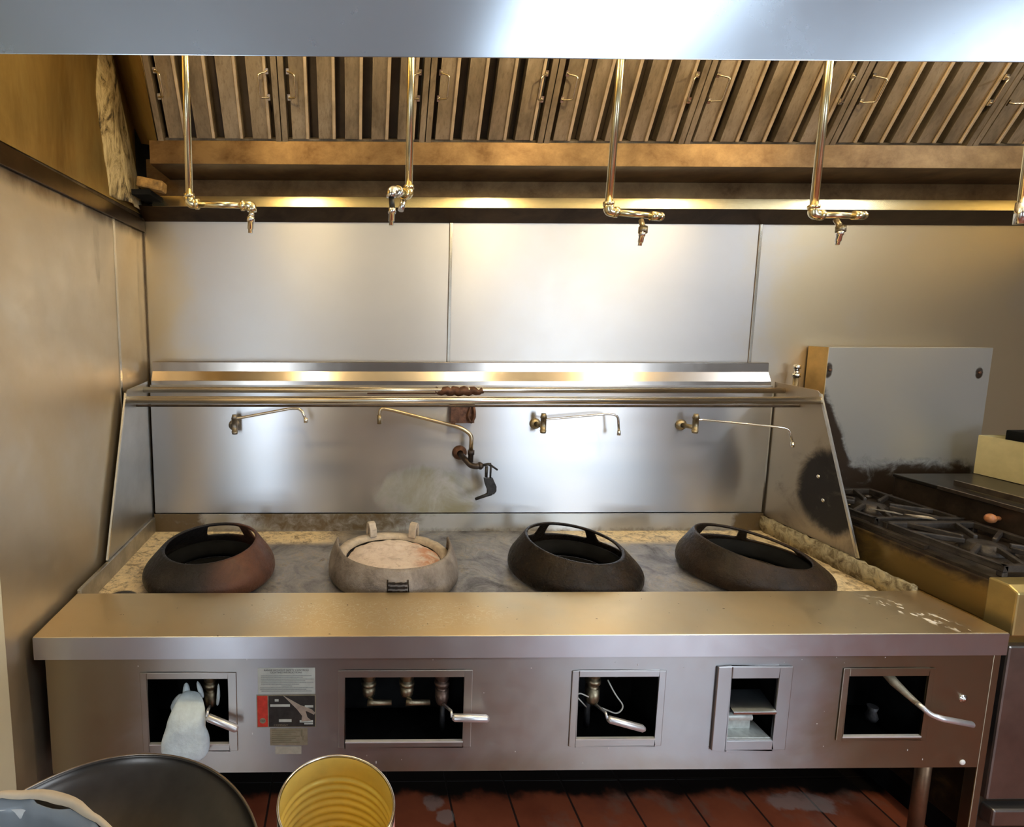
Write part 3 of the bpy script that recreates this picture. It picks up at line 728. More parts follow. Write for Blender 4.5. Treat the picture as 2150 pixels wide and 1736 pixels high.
# body shell behind the panel
bd = MB().box(PX0, .86, PZ0, PX1, .862, .76).box(PX0, .014, PZ0+.001, PX1, .86, PZ0+.004).box(PX0, .014, PZ0, PX0+.002, .86, .75).box(PX1-.002, .014, PZ0, PX1, .86, .75)
bd.box(PX0, .20, .45, PX1, .203, .755).box(PX0,.014,.70,PX1,.2,.703)
for xa in (.26,.60,.83,1.24,1.50,1.79,1.93,2.13,2.27,2.57): bd.box(xa, .014, .42, xa+.002, .2, .70)
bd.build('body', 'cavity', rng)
# frames round the openings
FR = [(.287,.468,.558,.708,.012), (.845,.475,1.226,.712,.014), (1.509,.474,1.778,.708,.014), (1.922,.462,2.138,.721,.012), (2.287,.488,2.552,.711,.012)]
for i, (o, f) in enumerate(zip(OP, FR)):
    q = MB(); y0, y1 = FY-.0035, FY
    if i == 3: y0 = FY-.008
    q.box(f[0], y0, f[1], o[0], y1, f[3]); q.box(o[2], y0, f[1], f[2], y1, f[3])
    q.box(o[0], y0, o[3], o[2], y1, f[3]); q.box(o[0], y0, f[1], o[2], y1, o[1])
    q.build('opening_frame', 'front_steel', rng, bevel=.0025, bseg=3)
    MB().box(o[0], FY-.004, o[1]-.003, o[2], FY+.005, o[1]+.001).build('opening_sill', 'sill', rng)
# corner post on the right and legs
MB().box(PX1+.001, FY, .10, W-.002, FY+.03, PZ1).build('corner_post', 'front_steel', rng, bevel=.002)
for lx, ly in ((.08,.12),(W-.052,.12),(.08,.84),(W-.052,.84)):
    q = MB().cyl((lx,ly,PZ0), (lx,ly,.03), .019, 24).lathe([(.026,.27),(.026,.30)], (lx,ly,.08), 24, cap0=True, cap1=True)
    q.lathe([(.022,.03),(.026,.02),(.026,.0)], (lx,ly,0), 24, cap0=True, cap1=True)
    q.build('leg', plain('rusty_tube_leg', (.24,.15,.09), .45, .8, .3, 12) if 'rusty_tube_leg' not in bpy.data.materials else bpy.data.materials['rusty_tube_leg'], rng)
# bolts and plug
MB().lathe([(.012,0),(.012,-.002),(.006,-.0025),(.006,-.006),(.0005,-.007)], (2.647,FY,.615), 20, 'y').build('bolt', 'chrome', rng)
MB().sphere((2.672,FY,.413), .0085, 16, 10, (1,.5,1)).build('plug', 'white_plug', rng)
# valves
def valve_body(x, ztop, zbot, y=.075, k=1.45):
    q = MB()
    q.tube([(x,y+.03,ztop+.03), (x,y,ztop), (x,y,ztop-.014)], [.013*k,.014*k,.014*k], 16)
    q.tube([(x,y,ztop-.010),(x,y,ztop-.022),(x,y,ztop-.0221),(x,y,ztop-.034),(x,y,ztop-.0341),(x,y,(ztop+zbot)/2),(x,y,(ztop+zbot)/2-.0001),(x,y-.001,zbot+.018),(x,y-.002,zbot+.008),(x,y-.004,zbot)], [.013*k,.012*k,.0155*k,.0155*k,.012*k,.0115*k,.014*k,.014*k,.0125*k,.010*k], 14)
    return q
def lever(x, z, p1, p2, mt, y=.06, tilt=0):
    q = MB(); p1 = Vector(p1); p2 = Vector(p2)
    q.tube([(x,y,z), (p1.x,p1.y+.012,p1.z+.01), p1], [.005,.004,.004], 10)
    q.tube([p1, p1+(p2-p1)*.06, p1+(p2-p1)*.93, p2], [.0065,.0105,.0105,.006], 14)
    return q
v = valve_body(.467, .655, .560).build('burner_valve', 'brass', rng)
lever(.466,.565,(.482,-.03,.601),(.567,-.03,.563),'lever').build('lever', 'lever', v)
for xa in (.934, 1.047):
    v = valve_body(xa, .655, .585).build('pilot_valve', 'brass', rng)
    MB().tube([(xa-.002,.055,.582),(xa+.015,.05,.581),(xa+.066,.05,.581)], [.014,.0085,.0075], 12).build('lever', 'brass', v)
v = valve_body(1.152, .655, .560).build('burner_valve', plain('dark_bronze', (.20,.13,.10), .45, .8, .3, 60, .2, 90), rng)
lever(1.154,.568,(1.165,-.02,.587),(1.269,-.02,.583),'lever').build('lever', 'lever', v)
MB().cyl((1.156,.08,.56), (1.156,.08,.47), .008, 12).build('supply_pipe', 'darkiron', rng)
v = valve_body(1.602, .660, .560).build('burner_valve', 'brass', rng)
lever(1.608,.563,(1.612,-.005,.568),(1.718,-.01,.540),'lever').build('lever', 'lever', v)
MB().tube(arc_path([(1.655,.09,.62),(1.675,.08,.58),(1.700,.07,.548),(1.680,.07,.523),(1.630,.07,.545)], .02), .0022, 8).build('pilot_tube', 'white_tube', v)
MB().tube([(1.540,.06,.600),(1.585,.07,.548)], .002, 8).tube(arc_path([(1.545,.06,.594),(1.56,.06,.600),(1.585,.06,.588)], .006), .002, 8).build('pilot_tube', 'white_tube', v)
MB().cyl((1.602,.1,.56), (1.602,.1,.46), .009, 12).build('supply_pipe', 'darkiron', rng)
MB().cyl((1.70,.14,.69),(1.70,.14,.60),.011,12).build('supply_pipe', 'darkiron', rng)
v = MB().tube([(2.470,.09,.672),(2.488,.05,.634),(2.500,.03,.618),(2.522,.0,.592)], [.013,.013,.010,.007], 14).build('burner_valve', plain('beige_grimed_brass', (.36,.30,.20), .5, .3, .3, 60, .3, 90), rng)
lv = MB().tube(arc_path([(2.506,.0,.607),(2.525,-.02,.587),(2.548,-.03,.582),(2.636,-.03,.564)], .01), [.0075]*8+[.0085]*8, 12)
lv.build('lever', 'lever', v)
MB().tube(arc_path([(2.335,.06,.60),(2.333,.06,.54),(2.315,.06,.505)], .02), .0022, 8).build('pilot_tube', 'white_tube', rng)
MB().lathe([(.012,0),(.016,.012),(.010,.03),(.014,.045)], (2.452,.07,.500), 14, cap0=True, cap1=True).build('fitting', 'darkiron', rng)
# pull-out tray in the narrow opening
MB().prism([(-.008,.588),(.06,.610),(.06,.606),(-.006,.579)], 1.972, 2.096).build('ash_flap', 'tray', rng, bevel=.001)
MB().tube([(1.968,.03,.548),(2.050,.03,.548)], .012, 14).box(1.966, .006, .495, 2.095, .15, .498).box(1.966,.04,.498,2.06,.05,.53).build('ash_tray', 'tray_white', rng, bevel=.002)
random.seed(5)
sp = MB()
for k in range(46):
    xx = random.uniform(.2, 2.6); zz = random.choice([random.uniform(.41,.475), random.uniform(.70,.745), random.uniform(.42,.74)])
    if any(o[0]-.03 < xx < o[2]+.03 and o[1]-.03 < zz < o[3]+.03 for o in OP) or .60 < xx < .79: continue
    w_ = random.uniform(.0012,.0028); sp.box(xx, FY-.0006, zz, xx+w_, FY, zz+w_*random.choice([1,1,2.5]))
tag(sp.build('spatter', 'sill', rng), kind='stuff')
# rating labels
def text(body, x, z, h, w_, mat, parent, y=FY-.0018, name='lettering'):
    cu = bpy.data.curves.new('t', 'FONT'); cu.body = body; cu.size = 1
    o = bpy.data.objects.new('t', cu); COL.objects.link(o)
    bpy.context.view_layer.update()
    me = bpy.data.meshes.new_from_object(o.evaluated_get(bpy.context.evaluated_depsgraph_get()))
    bpy.data.objects.remove(o)
    xs_ = [v.co.x for v in me.vertices]; ys_ = [v.co.y for v in me.vertices]
    ax, bx, ay, by = min(xs_), max(xs_), min(ys_), max(ys_)
    off = Vector((0,0,0)); p = parent
    while p is not None: off += p.location; p = p.parent
    for v in me.vertices:
        X_ = x + (v.co.x-ax)/(bx-ax)*w_; Z_ = z + (v.co.y-ay)/(by-ay)*h
        v.co = Vector((X_, y, Z_)) - off
    me.materials.append(M[mat]); q = bpy.data.objects.new(name, me); COL.objects.link(q); q.parent = parent
    return q
def card(x0, z0, x1, z1, mat, name, parent=rng, y=FY-.0012, b=0):
    return MB().box(x0, y, z0, x1, FY+.0002, z1).build(name, mat, parent, bevel=b)
c1 = plabel(card(.618,.6415,.780,.720,'label_white','instruction_label'), 'white instruction label')
text('RANGE WITHOUT SAFETY CONTROLS', .636, .7115, .0052, .126, 'ink', c1)
text('LIGHTING INSTRUCTIONS', .655, .7045, .0048, .088, 'ink', c1)
ln = MB(); random.seed(3)
for r, (xa, xb) in enumerate(((.627,.770),(.627,.745),(.627,.776),(.627,.752),(.627,.775),(.627,.735),(.685,.715),(.624,.775),(.624,.755),(.628,.770))):
    zz = .6985-r*.0052
    ln.box(xa, FY-.0018, zz-.0026, xb, FY-.001, zz)
ln.build('small_print', plain('grey_small_print', (.36,.38,.36), .6, 0, .2, 300), c1)
c2 = plabel(card(.613,.539,.781,.6385,'label_olive','rating_plate'), 'rating plate, red stripe left, black right, half scratched off')
card(.6155,.541,.6445,.636,'red','red_stripe', c2, FY-.0016)
MB().lathe([(.0085,0),(.0085,.0004)], (.630,FY-.0022,.560), 20, 'y', True, True).build('mark_disc', 'label_olive', c2)
text('NSF', .6235, .5575, .005, .013, 'ink', c2, FY-.0024)
card(.6475,.541,.7785,.636,'label_black','black_field', c2, FY-.0016)
q = MB()
for a in ((.665,.619,.676,.626),(.652,.603,.708,.610),(.750,.600,.774,.607),(.676,.556,.712,.564),(.735,.554,.773,.561),(.748,.548,.773,.552)): q.box(a[0], FY-.0021, a[1], a[2], FY-.0015, a[3])
q.build('entry_boxes', 'label_white', c2)
text('COMPANY', .662, .5435, .0055, .040, 'label_olive', c2, FY-.0022)
q = MB()
def poly(mb, pts, y=FY-.0026):
    n_ = len(pts); mb.add([(p[0], y, p[1]) for p in pts]+[(p[0], y+.001, p[1]) for p in pts], [tuple(range(n_)), tuple(range(2*n_-1, n_-1, -1))]+[(i, (i+1) % n_, n_+(i+1) % n_, n_+i) for i in range(n_)])
poly(q, [(.688,.638),(.710,.624),(.738,.607),(.752,.602),(.770,.594),(.779,.584),(.776,.578),(.762,.586),(.752,.590),(.757,.570),(.768,.560),(.740,.557),(.742,.575),(.728,.595)])
q.build('scratched_area', 'scratch', c2)
c3 = plabel(card(.650,.4825,.757,.535,'label_olive','serial_plate'), 'small olive plate with fine print')
q = MB()
for r in range(7): q.box(.655, FY-.0018, .529-r*.0064, .735-(r%3)*.012, FY-.0012, .5315-r*.0064)
q.box(.738,FY-.0018,.510,.743,FY-.0012,.532); q.box(.742,FY-.0018,.498,.746,FY-.0012,.512)
q.build('small_print', plain('olive_small_print', (.20,.17,.10), .6), c3)
plabel(card(.664,.4555,.739,.4785,plain('pale_sticker', (.42,.38,.30), .55, 0, .15, 60),'small_sticker'), 'short pale sticker below the plates')

# ------------------------------------------------------------------ wok rings
def ring(name, c, mat, label, wins, tilt=(0,0), rim_r=.158, rim_z=.900, off=(0,0), base_r=.232, windows_t=(.42,.87)):
    t = thing(name, (c[0], c[1], WZ), label, 'wok ring', 'cast iron wok rings on the range')
    prof = [(0,0,.0), (.03,1.0,.0), (.06,1.03,.10), (.20,1.035,.24), (.34,1.0,.40), (.46,.935,.54), (.56,.875,.66), (.66,.825,.76), (.76,.775,.86), (.84,.735,.93), (.92,.705,.985), (1.0,.68,1.0)]
    prof = prof[1:]
    NT = 120; mb = MB()
    for (tt, rf, hf) in prof:
        u = max(0, (tt-.2)/.8)
        rr = base_r*rf*(1-u) + (base_r*rf + (rim_r-base_r*.68))*u
        for k in range(NT):
            a = 2*PI*k/NT
            h = (rim_z-WZ-.002)*hf + .002
            x_, y_ = rr*math.cos(a), rr*math.sin(a)
            h += u*(tilt[0]*x_ + tilt[1]*y_)
            mb.v.append(Vector((c[0]+x_+off[0]*u, c[1]+y_+off[1]*u, WZ+h+.0005)))
    for i in range(len(prof)-1):
        tm = (prof[i][0]+prof[i+1][0])/2
        for k in range(NT):
            am = math.degrees(2*PI*(k+.5)/NT)
            if windows_t[0] < tm < windows_t[1] and any(w0 < am < w1 for w0, w1 in wins): continue
            mb.f.append((i*NT+k, i*NT+(k+1) % NT, (i+1)*NT+(k+1) % NT, (i+1)*NT+k)); mb.sm.append(True)
    # fold the rim inwards
    o = len(mb.v); i = len(prof)-1
    for k in range(NT):
        v = mb.v[i*NT+k].copy(); cc = Vector((c[0]+off[0], c[1]+off[1], v.z)); mb.v.append(v + (cc-v).normalized()*.010 - Vector((0,0,.001)))
    for k in range(NT):
        v = mb.v[o+k]; cc = Vector((c[0]+off[0], c[1]+off[1], v.z)); mb.v.append(v + (v-cc).normalized()*.003 - Vector((0,0,.010)))
    for a0, b0 in ((i*NT, o), (o, o+NT)):
        for k in range(NT): mb.f.append((a0+k, a0+(k+1) % NT, b0+(k+1) % NT, b0+k)); mb.sm.append(True)
    mb.build('ring_body', mat, t, solid=.011, sub=1)
    # inner collar the windows look over
    q = MB(); NQ = 64
    q.lathe([(base_r*.80,WZ+.055),(base_r*.74,WZ+.058),(base_r*.64,WZ+.02),(.148,WZ+.003)], (c[0]+off[0]*.3,c[1]+off[1]*.3,0), NQ)
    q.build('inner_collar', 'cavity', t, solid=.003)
    return t
r1 = ring('wok_ring', RC[0], 'iron_rusty', 'rust-sided black wok ring at far left of the range, bits of white foil inside', [(66,108),(34,50)], (.05,.06), .168, .890, (.004,0), .228)
r3 = ring('wok_ring', RC[2], 'iron_brown', 'oily dark brown wok ring third from left, three open windows at its back', [(55,98),(112,150),(12,42)], (-.075,.06), .170, .888, (-.004,0), .228)
r4 = ring('wok_ring', RC[3], 'iron_tan', 'scorched brown wok ring at far right of the range, low wide mouth', [(66,104),(12,56)], (-.15,.05), .184, .875, (-.004,.0), .236)
# foil scraps inside the left ring
q = MB().add([(.238,.40,.872),(.250,.36,.868),(.275,.335,.862),(.30,.33,.858),(.285,.37,.850),(.270,.365,.842),(.255,.39,.850)], [(0,1,6),(1,2,5,6),(2,3,4,5)], False)
q.build('foil_scrap', plain('pale_foil', (.62,.50,.44), .5, .2, .1, 40), r1, solid=.001)
# second ring: cast shell open at the back, clay filled
t = thing('wok_ring', (RC[1][0], RC[1][1], WZ), 'greyed wok ring second from left, filled with pinkish clay, two white lugs', 'wok ring', 'cast iron wok rings on the range')
cx, cy = RC[1]; mb = MB(); NT = 120
prof = [(.230,.0),(.238,.012),(.238,.036),(.232,.062),(.222,.085),(.213,.104),(.207,.115)]
for j, (r_, h_) in enumerate(prof):
    for k in range(NT):
        a = 2*PI*k/NT; deg = math.degrees(a)
        d = min(abs(deg-270), 360-abs(deg-270))       # angle from the front
        s_ = 1.0 if d < 98 else max(.60, 1-(d-98)*.05)
        if 60 < d < 99: s_ = 1.0 + (d-60)*.0045
        h = h_*s_ if j > 2 else h_
        r2 = r_ if s_ >= 1 else r_ + (1-s_)*.02
        mb.v.append(Vector((cx+r2*math.cos(a), cy+r2*math.sin(a), WZ+.001+h)))
for j in range(len(prof)-1):
    for k in range(NT): mb.f.append((j*NT+k, j*NT+(k+1) % NT, (j+1)*NT+(k+1) % NT, (j+1)*NT+k)); mb.sm.append(True)
mb.build('ring_body', 'iron_grey', t, solid=.007)
an = MB().lathe([(.214,WZ+.060),(.210,WZ+.076),(.192,WZ+.079),(.178,WZ+.076),(.174,WZ+.060)], (cx,cy,0), 72)
an.build('clay_rim', 'lug', t, noise_amp=.002, noise_scale=40)
cl = MB(); pr = [(.172*math.cos(i*PI/2/9)+.0005, WZ+.072+.020*math.sin(i*PI/2/9)) for i in range(10)]
pr = [(.168*(1-i/12)+.0008, WZ+.060+.020*math.sin(min(1,i/4)*PI/2)) for i in range(13)]
cl.lathe(pr, (cx+.004,cy-.008,0), 72); cl.build('clay_fill', 'clay', t, noise_amp=.006, noise_scale=32)
for lx in (.972, 1.128):
    a = math.atan2(.16, lx-cx); bx, by = cx+.192*math.cos(a), cy+.192*math.sin(a); rdir = Vector((math.cos(a), math.sin(a), 0)); td = Vector((-rdir.y, rdir.x, 0))
    q = MB(); pp = [(-.022,.0),(-.018,.030),(-.006,.052),(.010,.056),(.020,.045),(.024,0),(.012,0),(.008,.034),(.0,.038),(-.008,.030),(-.010,0)]
    n_ = len(pp); vs = []
    for s_ in (-.015, .015):
        for (u, h) in pp: vs.append(Vector((bx,by,WZ+.076)) + rdir*u + td*s_ + Vector((0,0,h)))
    q.add(vs, [tuple(range(n_)), tuple(range(2*n_-1, n_-1, -1))]+[(i, (i+1) % n_, n_+(i+1) % n_, n_+i) for i in range(n_)])
    q.build('lug', 'lug', t, bevel=.003)
q = MB()
for k, (za, zb) in enumerate(((.0,.006),(.014,.019),(.027,.032),(.040,.046))):
    for s_ in range(8):
        a = math.radians(262 + s_*2.0); r_ = .2405 - za*.25
        q.obox((cx+r_*math.cos(a), cy+r_*math.sin(a), WZ+.036+za), (.0042,0,0), (0,.002,0), (0,.0004,.0022+.0008*((s_*7+k) % 3)))
for s_ in (261, 278): 
    a = math.radians(s_); q.tube([(cx+.239*math.cos(a),cy+.239*math.sin(a),WZ+.034),(cx+.226*math.cos(a),cy+.226*math.sin(a),WZ+.086)], .002, 8)
q.build('cast_lettering', 'iron_brown', t)

# ------------------------------------------------------------------ swing faucets on the backsplash
def faucet(label, base, body, zt, zb, path, r=.0052, mat='chrome', bm_='brass', tip=True):
    t = thing('swing_faucet', (base[0], SY, base[2]), label, 'faucet', 'swing faucets on the backsplash')
    q = MB().lathe([(.024,0),(.024,-.006),(.018,-.012),(.011,-.016)], (base[0],SY,base[2]), 24, 'y', cap0=True)
    q.cyl((base[0],SY-.012,base[2]), (body[0],body[1],base[2]), .010, 16)
    q.build('wall_flange', bm_, t)
    MB().tube([(body[0],body[1],zb),(body[0],body[1],zb+.012),(body[0],body[1],zb+.0121),(body[0],body[1],zt-.02),(body[0],body[1],zt-.0199),(body[0],body[1],zt)], [.011,.014,.012,.012,.0145,.009], 16).build('valve_body', bm_, t)
    P = arc_path(path, .028, 8); MB().tube(P, r, 14).build('spout', mat, t)
    if tip:
        e = Vector(path[-1]); MB().cyl(e+Vector((0,0,.008)), e-Vector((0,0,.012)), r*1.55, 14).build('aerator', mat, t)
    return t
faucet('worn steel swing faucet at left, spout swung forward past the bright streak', (.372,SY,1.245), (.385,.86,0), 1.30, 1.215, [(.385,.86,1.285),(.405,.858,1.285),(.630,.84,1.330),(.672,.83,1.330),(.692,.82,1.285)], .006, 'rail', 'tarnish')
faucet('swing faucet with slim chrome spout between the third ring and the rails', (1.690,SY,1.252), (1.703,.85,0), 1.308, 1.222, [(1.703,.85,1.280),(1.722,.85,1.283),(1.985,.85,1.306),(2.022,.85,1.298),(2.030,.85,1.225)], .0048)
faucet('swing faucet at the right with the longest spout, reaching to the side panel', (2.335,SY,1.247), (2.358,.85,0), 1.306, 1.222, [(2.358,.85,1.280),(2.380,.848,1.281),(2.640,.745,1.268),(2.672,.738,1.262),(2.690,.735,1.200)], .0048)
t = thing('swing_faucet', (1.360, SY, 1.115), 'pale-brass swing faucet with blackened valve and charred hanging handle', 'faucet', 'swing faucets on the backsplash')
MB().lathe([(.032,0),(.032,-.006),(.024,-.014),(.014,-.02)], (1.360,SY,1.122), 28, 'y', cap0=True).build('wall_flange', 'rust', t)
MB().tube(arc_path([(1.360,.90,1.120),(1.372,.85,1.108),(1.392,.83,1.086),(1.412,.82,1.084),(1.432,.82,1.087)], .02), .013, 16).tube([(1.392,.835,1.10),(1.394,.84,1.13),(1.3942,.84,1.131),(1.394,.84,1.150)], [.0115,.0115,.0145,.0145], 16).tube([(1.424,.82,1.086),(1.432,.82,1.087),(1.442,.82,1.088)], [.015,.017,.011], 14).build('valve_body', plain('charred_bronze', (.075,.058,.050), .42, .7, .4, 40, .3, 70), t)
MB().tube(arc_path([(1.394,.842,1.148),(1.396,.845,1.215),(1.352,.846,1.246),(1.045,.85,1.324),(1.004,.85,1.330),(1.002,.85,1.275)], [.02,.02,.035,.02,.02,.02], 8), [.0088]*9+[.0088]*9+[.0075]*20, 16).build('spout', plain('pale_brass_tube', (.62,.50,.33), .3, 1, .2, 14), t)
MB().cyl((1.002,.85,1.30), (1.002,.85,1.262), .0095, 14).build('aerator', 'brass', t)
q = MB().tube([(1.438,.82,1.088),(1.462,.815,1.095),(1.474,.812,1.093)], [.006,.006,.008], 10).tube([(1.470,.812,1.094),(1.502,.81,1.071)], .004, 8)
q.tube([(1.456,.815,1.085),(1.456,.815,1.040)], .0065, 10).tube([(1.474,.812,1.090),(1.473,.812,1.036)], .004, 8)
q.prism([], 0, 0) if False else None
pp = [(1.448,1.034),(1.482,1.036),(1.500,1.000),(1.500,.980),(1.490,.966),(1.470,.963),(1.462,.968),(1.463,.982),(1.452,1.010)]
n_ = len(pp); q.add([(a, .806, c) for a, c in pp]+[(a, .826, c) for a, c in pp], [tuple(range(n_)), tuple(range(2*n_-1, n_-1, -1))]+[(i, (i+1) % n_, n_+(i+1) % n_, n_+i) for i in range(n_)])
q.tube([(1.480,.815,.970),(1.455,.815,.958),(1.412,.815,.942)], [.011,.0075,.0065], 10)
q.build('handle', 'darkiron', t, noise_amp=.0012, noise_scale=90)

# cloth hanging out of the left opening
def lump(name, rows, mat, parent=None, depth=.02, seg=20, amp=.004, nsc=35, sub=1):
    """rows: (z, xl, xr, y centre, half thickness) stacked from top to bottom"""
    q = MB()
    for (z, xl, xr, yc, th) in rows:
        for k in range(seg):
            a = 2*PI*k/seg; q.v.append(Vector(((xl+xr)/2+(xr-xl)/2*math.cos(a), yc+th*math.sin(a), z)))
    for i in range(len(rows)-1):
        for k in range(seg): q.f.append((i*seg+k, i*seg+(k+1) % seg, (i+1)*seg+(k+1) % seg, (i+1)*seg+k)); q.sm.append(True)
    q.f += [tuple(range(seg)), tuple((len(rows)-1)*seg+k for k in range(seg-1,-1,-1))]; q.sm += [True, True]
    return q.build(name, mat, parent, sub=sub, noise_amp=amp, noise_scale=nsc)
rag = thing('cloth_rag', (.42, -.02, .46), 'bluish-white rag hanging out of the leftmost control opening', 'rag')
lump('rag_body', [(.630,.40,.44,.04,.008),(.622,.388,.458,.02,.014),(.605,.376,.470,-.004,.018),(.58,.368,.475,-.016,.021),(.563,.363,.474,-.020,.022),(.555,.360,.480,-.021,.022),(.540,.356,.487,-.022,.023),(.515,.350,.489,-.024,.024),(.495,.350,.486,-.025,.024),(.482,.354,.478,-.025,.023),(.472,.368,.462,-.025,.02),(.462,.395,.452,-.024,.015),(.456,.42,.445,-.024,.008)], 'rag', rag, amp=.005, nsc=30)
for tubes in ([[(.395,.03,.625),(.380,.045,.600),(.362,.05,.570),(.368,.05,.552)],[.006,.012,.013,.006]], [[(.402,.05,.648),(.402,.05,.62),(.410,.03,.60)],[.005,.012,.012]],
              [[(.436,.050,.655),(.444,.045,.625),(.455,.04,.605)],[.003,.009,.003]], [[(.496,.045,.650),(.499,.040,.61),(.492,.04,.580)],[.003,.007,.004]]):
    MB().tube(tubes[0], tubes[1], 12).build('rag_fold', 'rag', rag, sub=1, noise_amp=.003, noise_scale=50)

# ------------------------------------------------------------------ neighbouring stove on the right
SX0, SX1, SF = 2.792, 3.95, .03
st = thing('griddle_stove', ((SX0+SX1)/2, .5, 0), 'grease-yellowed stove with burners, griddle and scorched back riser, right of the wok range', 'stove')
MB().box(SX0, SF+.02, .12, SX1, .93, .80).build('body', 'stove_side', st, bevel=.004)
MB().box(SX0, SF+.02, .80, SX1, .93, .925).build('upper_body', 'stove_side', st, bevel=.004)
MB().prism([(SF,.790),(SF,.922),(SF+.025,.9365),(SF+.075,.9365),(SF+.075,.79)], SX0-.001, SX1).build('control_fascia', 'stove_front', st, bevel=.005)
MB().box(SX0, SF+.002, .265, SX1, SF+.03, .760).build('oven_door', 'stove_door', st, bevel=.006)
MB().box(SX0+.01, SF-.012, .19, SX1, SF+.03, .245).build('kick_ledge', 'stove_door', st, bevel=.006)
MB().box(SX0+.04, SF+.06, 0, SX1-.04, .90, .12).build('plinth', 'cavity', st)
MB().box(SX0+.01, SF+.07, .925, SX1-.01, .90, .935).build('burner_tray', 'grease_top', st)
MB().box(2.946, .900, .93, 3.668, 1.0, 1.588).build('back_riser', 'riser', st, bevel=.002)
MB().box(2.9425, .898, .93, 2.9455, 1.0, 1.590).build('riser_side', plain('golden_riser_edge', (.62,.42,.18), .4, .8, .2, 9), st)
for bx_, bz in ((2.960,1.49),(3.62,1.48)): MB().lathe([(.006,0),(.006,-.004),(.003,-.005)], (bx_, .90, bz), 14, 'y', True, True).build('bolt', 'rust', st)
# grates: two open burner positions front to back
for gy in (.10, .50):
    g = MB(); x0, x1, y0, y1 = SX0+.035, 3.165, gy, gy+.37; zt = .972
    for a in ((x0,y0,x1,y0+.018),(x0,y1-.018,x1,y1),(x0,y0,x0+.018,y1),(x1-.018,y0,x1,y1)): g.box(a[0],a[1],zt-.022,a[2],a[3],zt)
    mx_, my_ = (x0+x1)/2, (y0+y1)/2
    for k in range(8):
        a = 2*PI*k/8+PI/8; ex = max(x0+.01, min(x1-.01, mx_+.24*math.cos(a))); ey = max(y0+.01, min(y1-.01, my_+.24*math.sin(a)))
        p0, p1 = Vector((mx_+.055*math.cos(a), my_+.055*math.sin(a), zt-.008)), Vector((ex, ey, zt-.008)); dd = (p1-p0)/2
        g.obox((p0+p1)/2, dd, Vector((-dd.y,dd.x,0)).normalized()*.006, (0,0,.009))
    for px_, py_ in ((x0,y0),(x1-.018,y0),(x0,y1-.018),(x1-.018,y1-.018)): g.box(px_,py_,.935,px_+.018,py_+.018,zt-.02)
    gt = g.build('grate', 'grate', st, bevel=.003)
    MB().lathe([(.062,.936),(.062,.950),(.045,.958),(.045,.963),(.02,.966),(.0005,.966)], (mx_,my_,0), 32).build('burner_head', 'grate', st)
    MB().lathe([(.11,.9375),(.075,.941),(.07,.937)], (mx_,my_,0), 32).build('drip_bowl', 'grease_top', st)
q = MB().add([(2.90,.60,.976),(2.955,.555,.978),(2.965,.53,.975),(2.93,.56,.975)], [(0,1,2,3)]).add([(2.975,.535,.977),(3.03,.50,.978),(3.04,.48,.974),(2.99,.50,.974)], [(0,1,2,3)])
q.build('foil_bit', 'foil', st, solid=.003, noise_amp=.004, noise_scale=60)
random.seed(11)
for k in range(16):
    dx, dy = random.uniform(SX0+.05, 3.14), random.uniform(.12, .85); rr_ = random.uniform(.005, .013)
    MB().sphere((dx, dy, .938+rr_*.4), rr_, 10, 6, (1.5, 1, .6)).build('burnt_crumb', 'foil' if k % 5 == 0 else 'grease_top', st, noise_amp=.003, noise_scale=90)
q = MB().box(SX0+.012, .30, .936, SX0+.03, .86, .950).build('crust_edge', 'grease_top', st, noise_amp=.003, noise_scale=60)
# griddle
GX0 = 3.195
MB().box(GX0, .12, .936, SX1-.02, .80, 1.045).build('griddle_body', plain('dark_griddle_side', (.07,.05,.035), .4, .7, .5, 12, .3, 30), st, bevel=.004)
MB().box(GX0-.008, .10, 1.045, SX1-.02, .80, 1.058).build('griddle_plate', plain('griddle_top', (.045,.038,.032), .3, .7, .4, 10), st, bevel=.003)
MB().box(GX0-.012, .10, 1.046, GX0-.006, .62, 1.060).box(GX0+.05, .10, 1.060, GX0+.06, .62, 1.082).build('griddle_edge', 'griddle_edge', st, bevel=.001)
ok = MB().sphere((3.165, .42, 1.0), .017, 16, 10, (1,1,1)).cyl((3.165,.42,1.0),(3.20,.42,1.0),.008); ok.build('knob', 'orange', st)
# yellowed tin on the griddle
bx = thing('square_tin', (3.66, .70, 1.059), 'yellowed square tin with open dark top standing on the griddle', 'tin')
q = MB()
x0, x1, y0, y1, z0, z1 = 3.535, 3.76, .61, .80, 1.0595, 1.225
for a in ((x0,y0,x1,y0+.004),(x0,y1-.004,x1,y1),(x0,y0+.004,x0+.004,y1-.004),(x1-.004,y0+.004,x1,y1-.004)): q.box(a[0],a[1],z0,a[2],a[3],z1)
q.box(x0+.004,y0+.004,z0,x1-.004,y1-.004,z0+.004); q.build('tin_body', 'carton', bx, bevel=.0015)
MB().box(3.60,.65,1.07,3.72,.76,1.255).build('dark_interior', 'cavity', bx, bevel=.004)  # near-black block stands in for the tin's shaded interior
# pipe with nut on the wall between the ranges
g = thing('capped_pipe', (2.845, .96, 1.0), 'short capped pipe standing against the wall behind the side panel', 'pipe')
MB().cyl((2.862,.955,.30),(2.862,.955,1.455),.011,16).build('pipe', 'brass', g)
MB().lathe([(.016,1.455),(.016,1.47),(.009,1.471),(.009,1.490),(.014,1.491),(.014,1.507),(.004,1.512)], (2.862,.955,0), 8, cap0=True, cap1=True).build('cap', 'chrome', g)

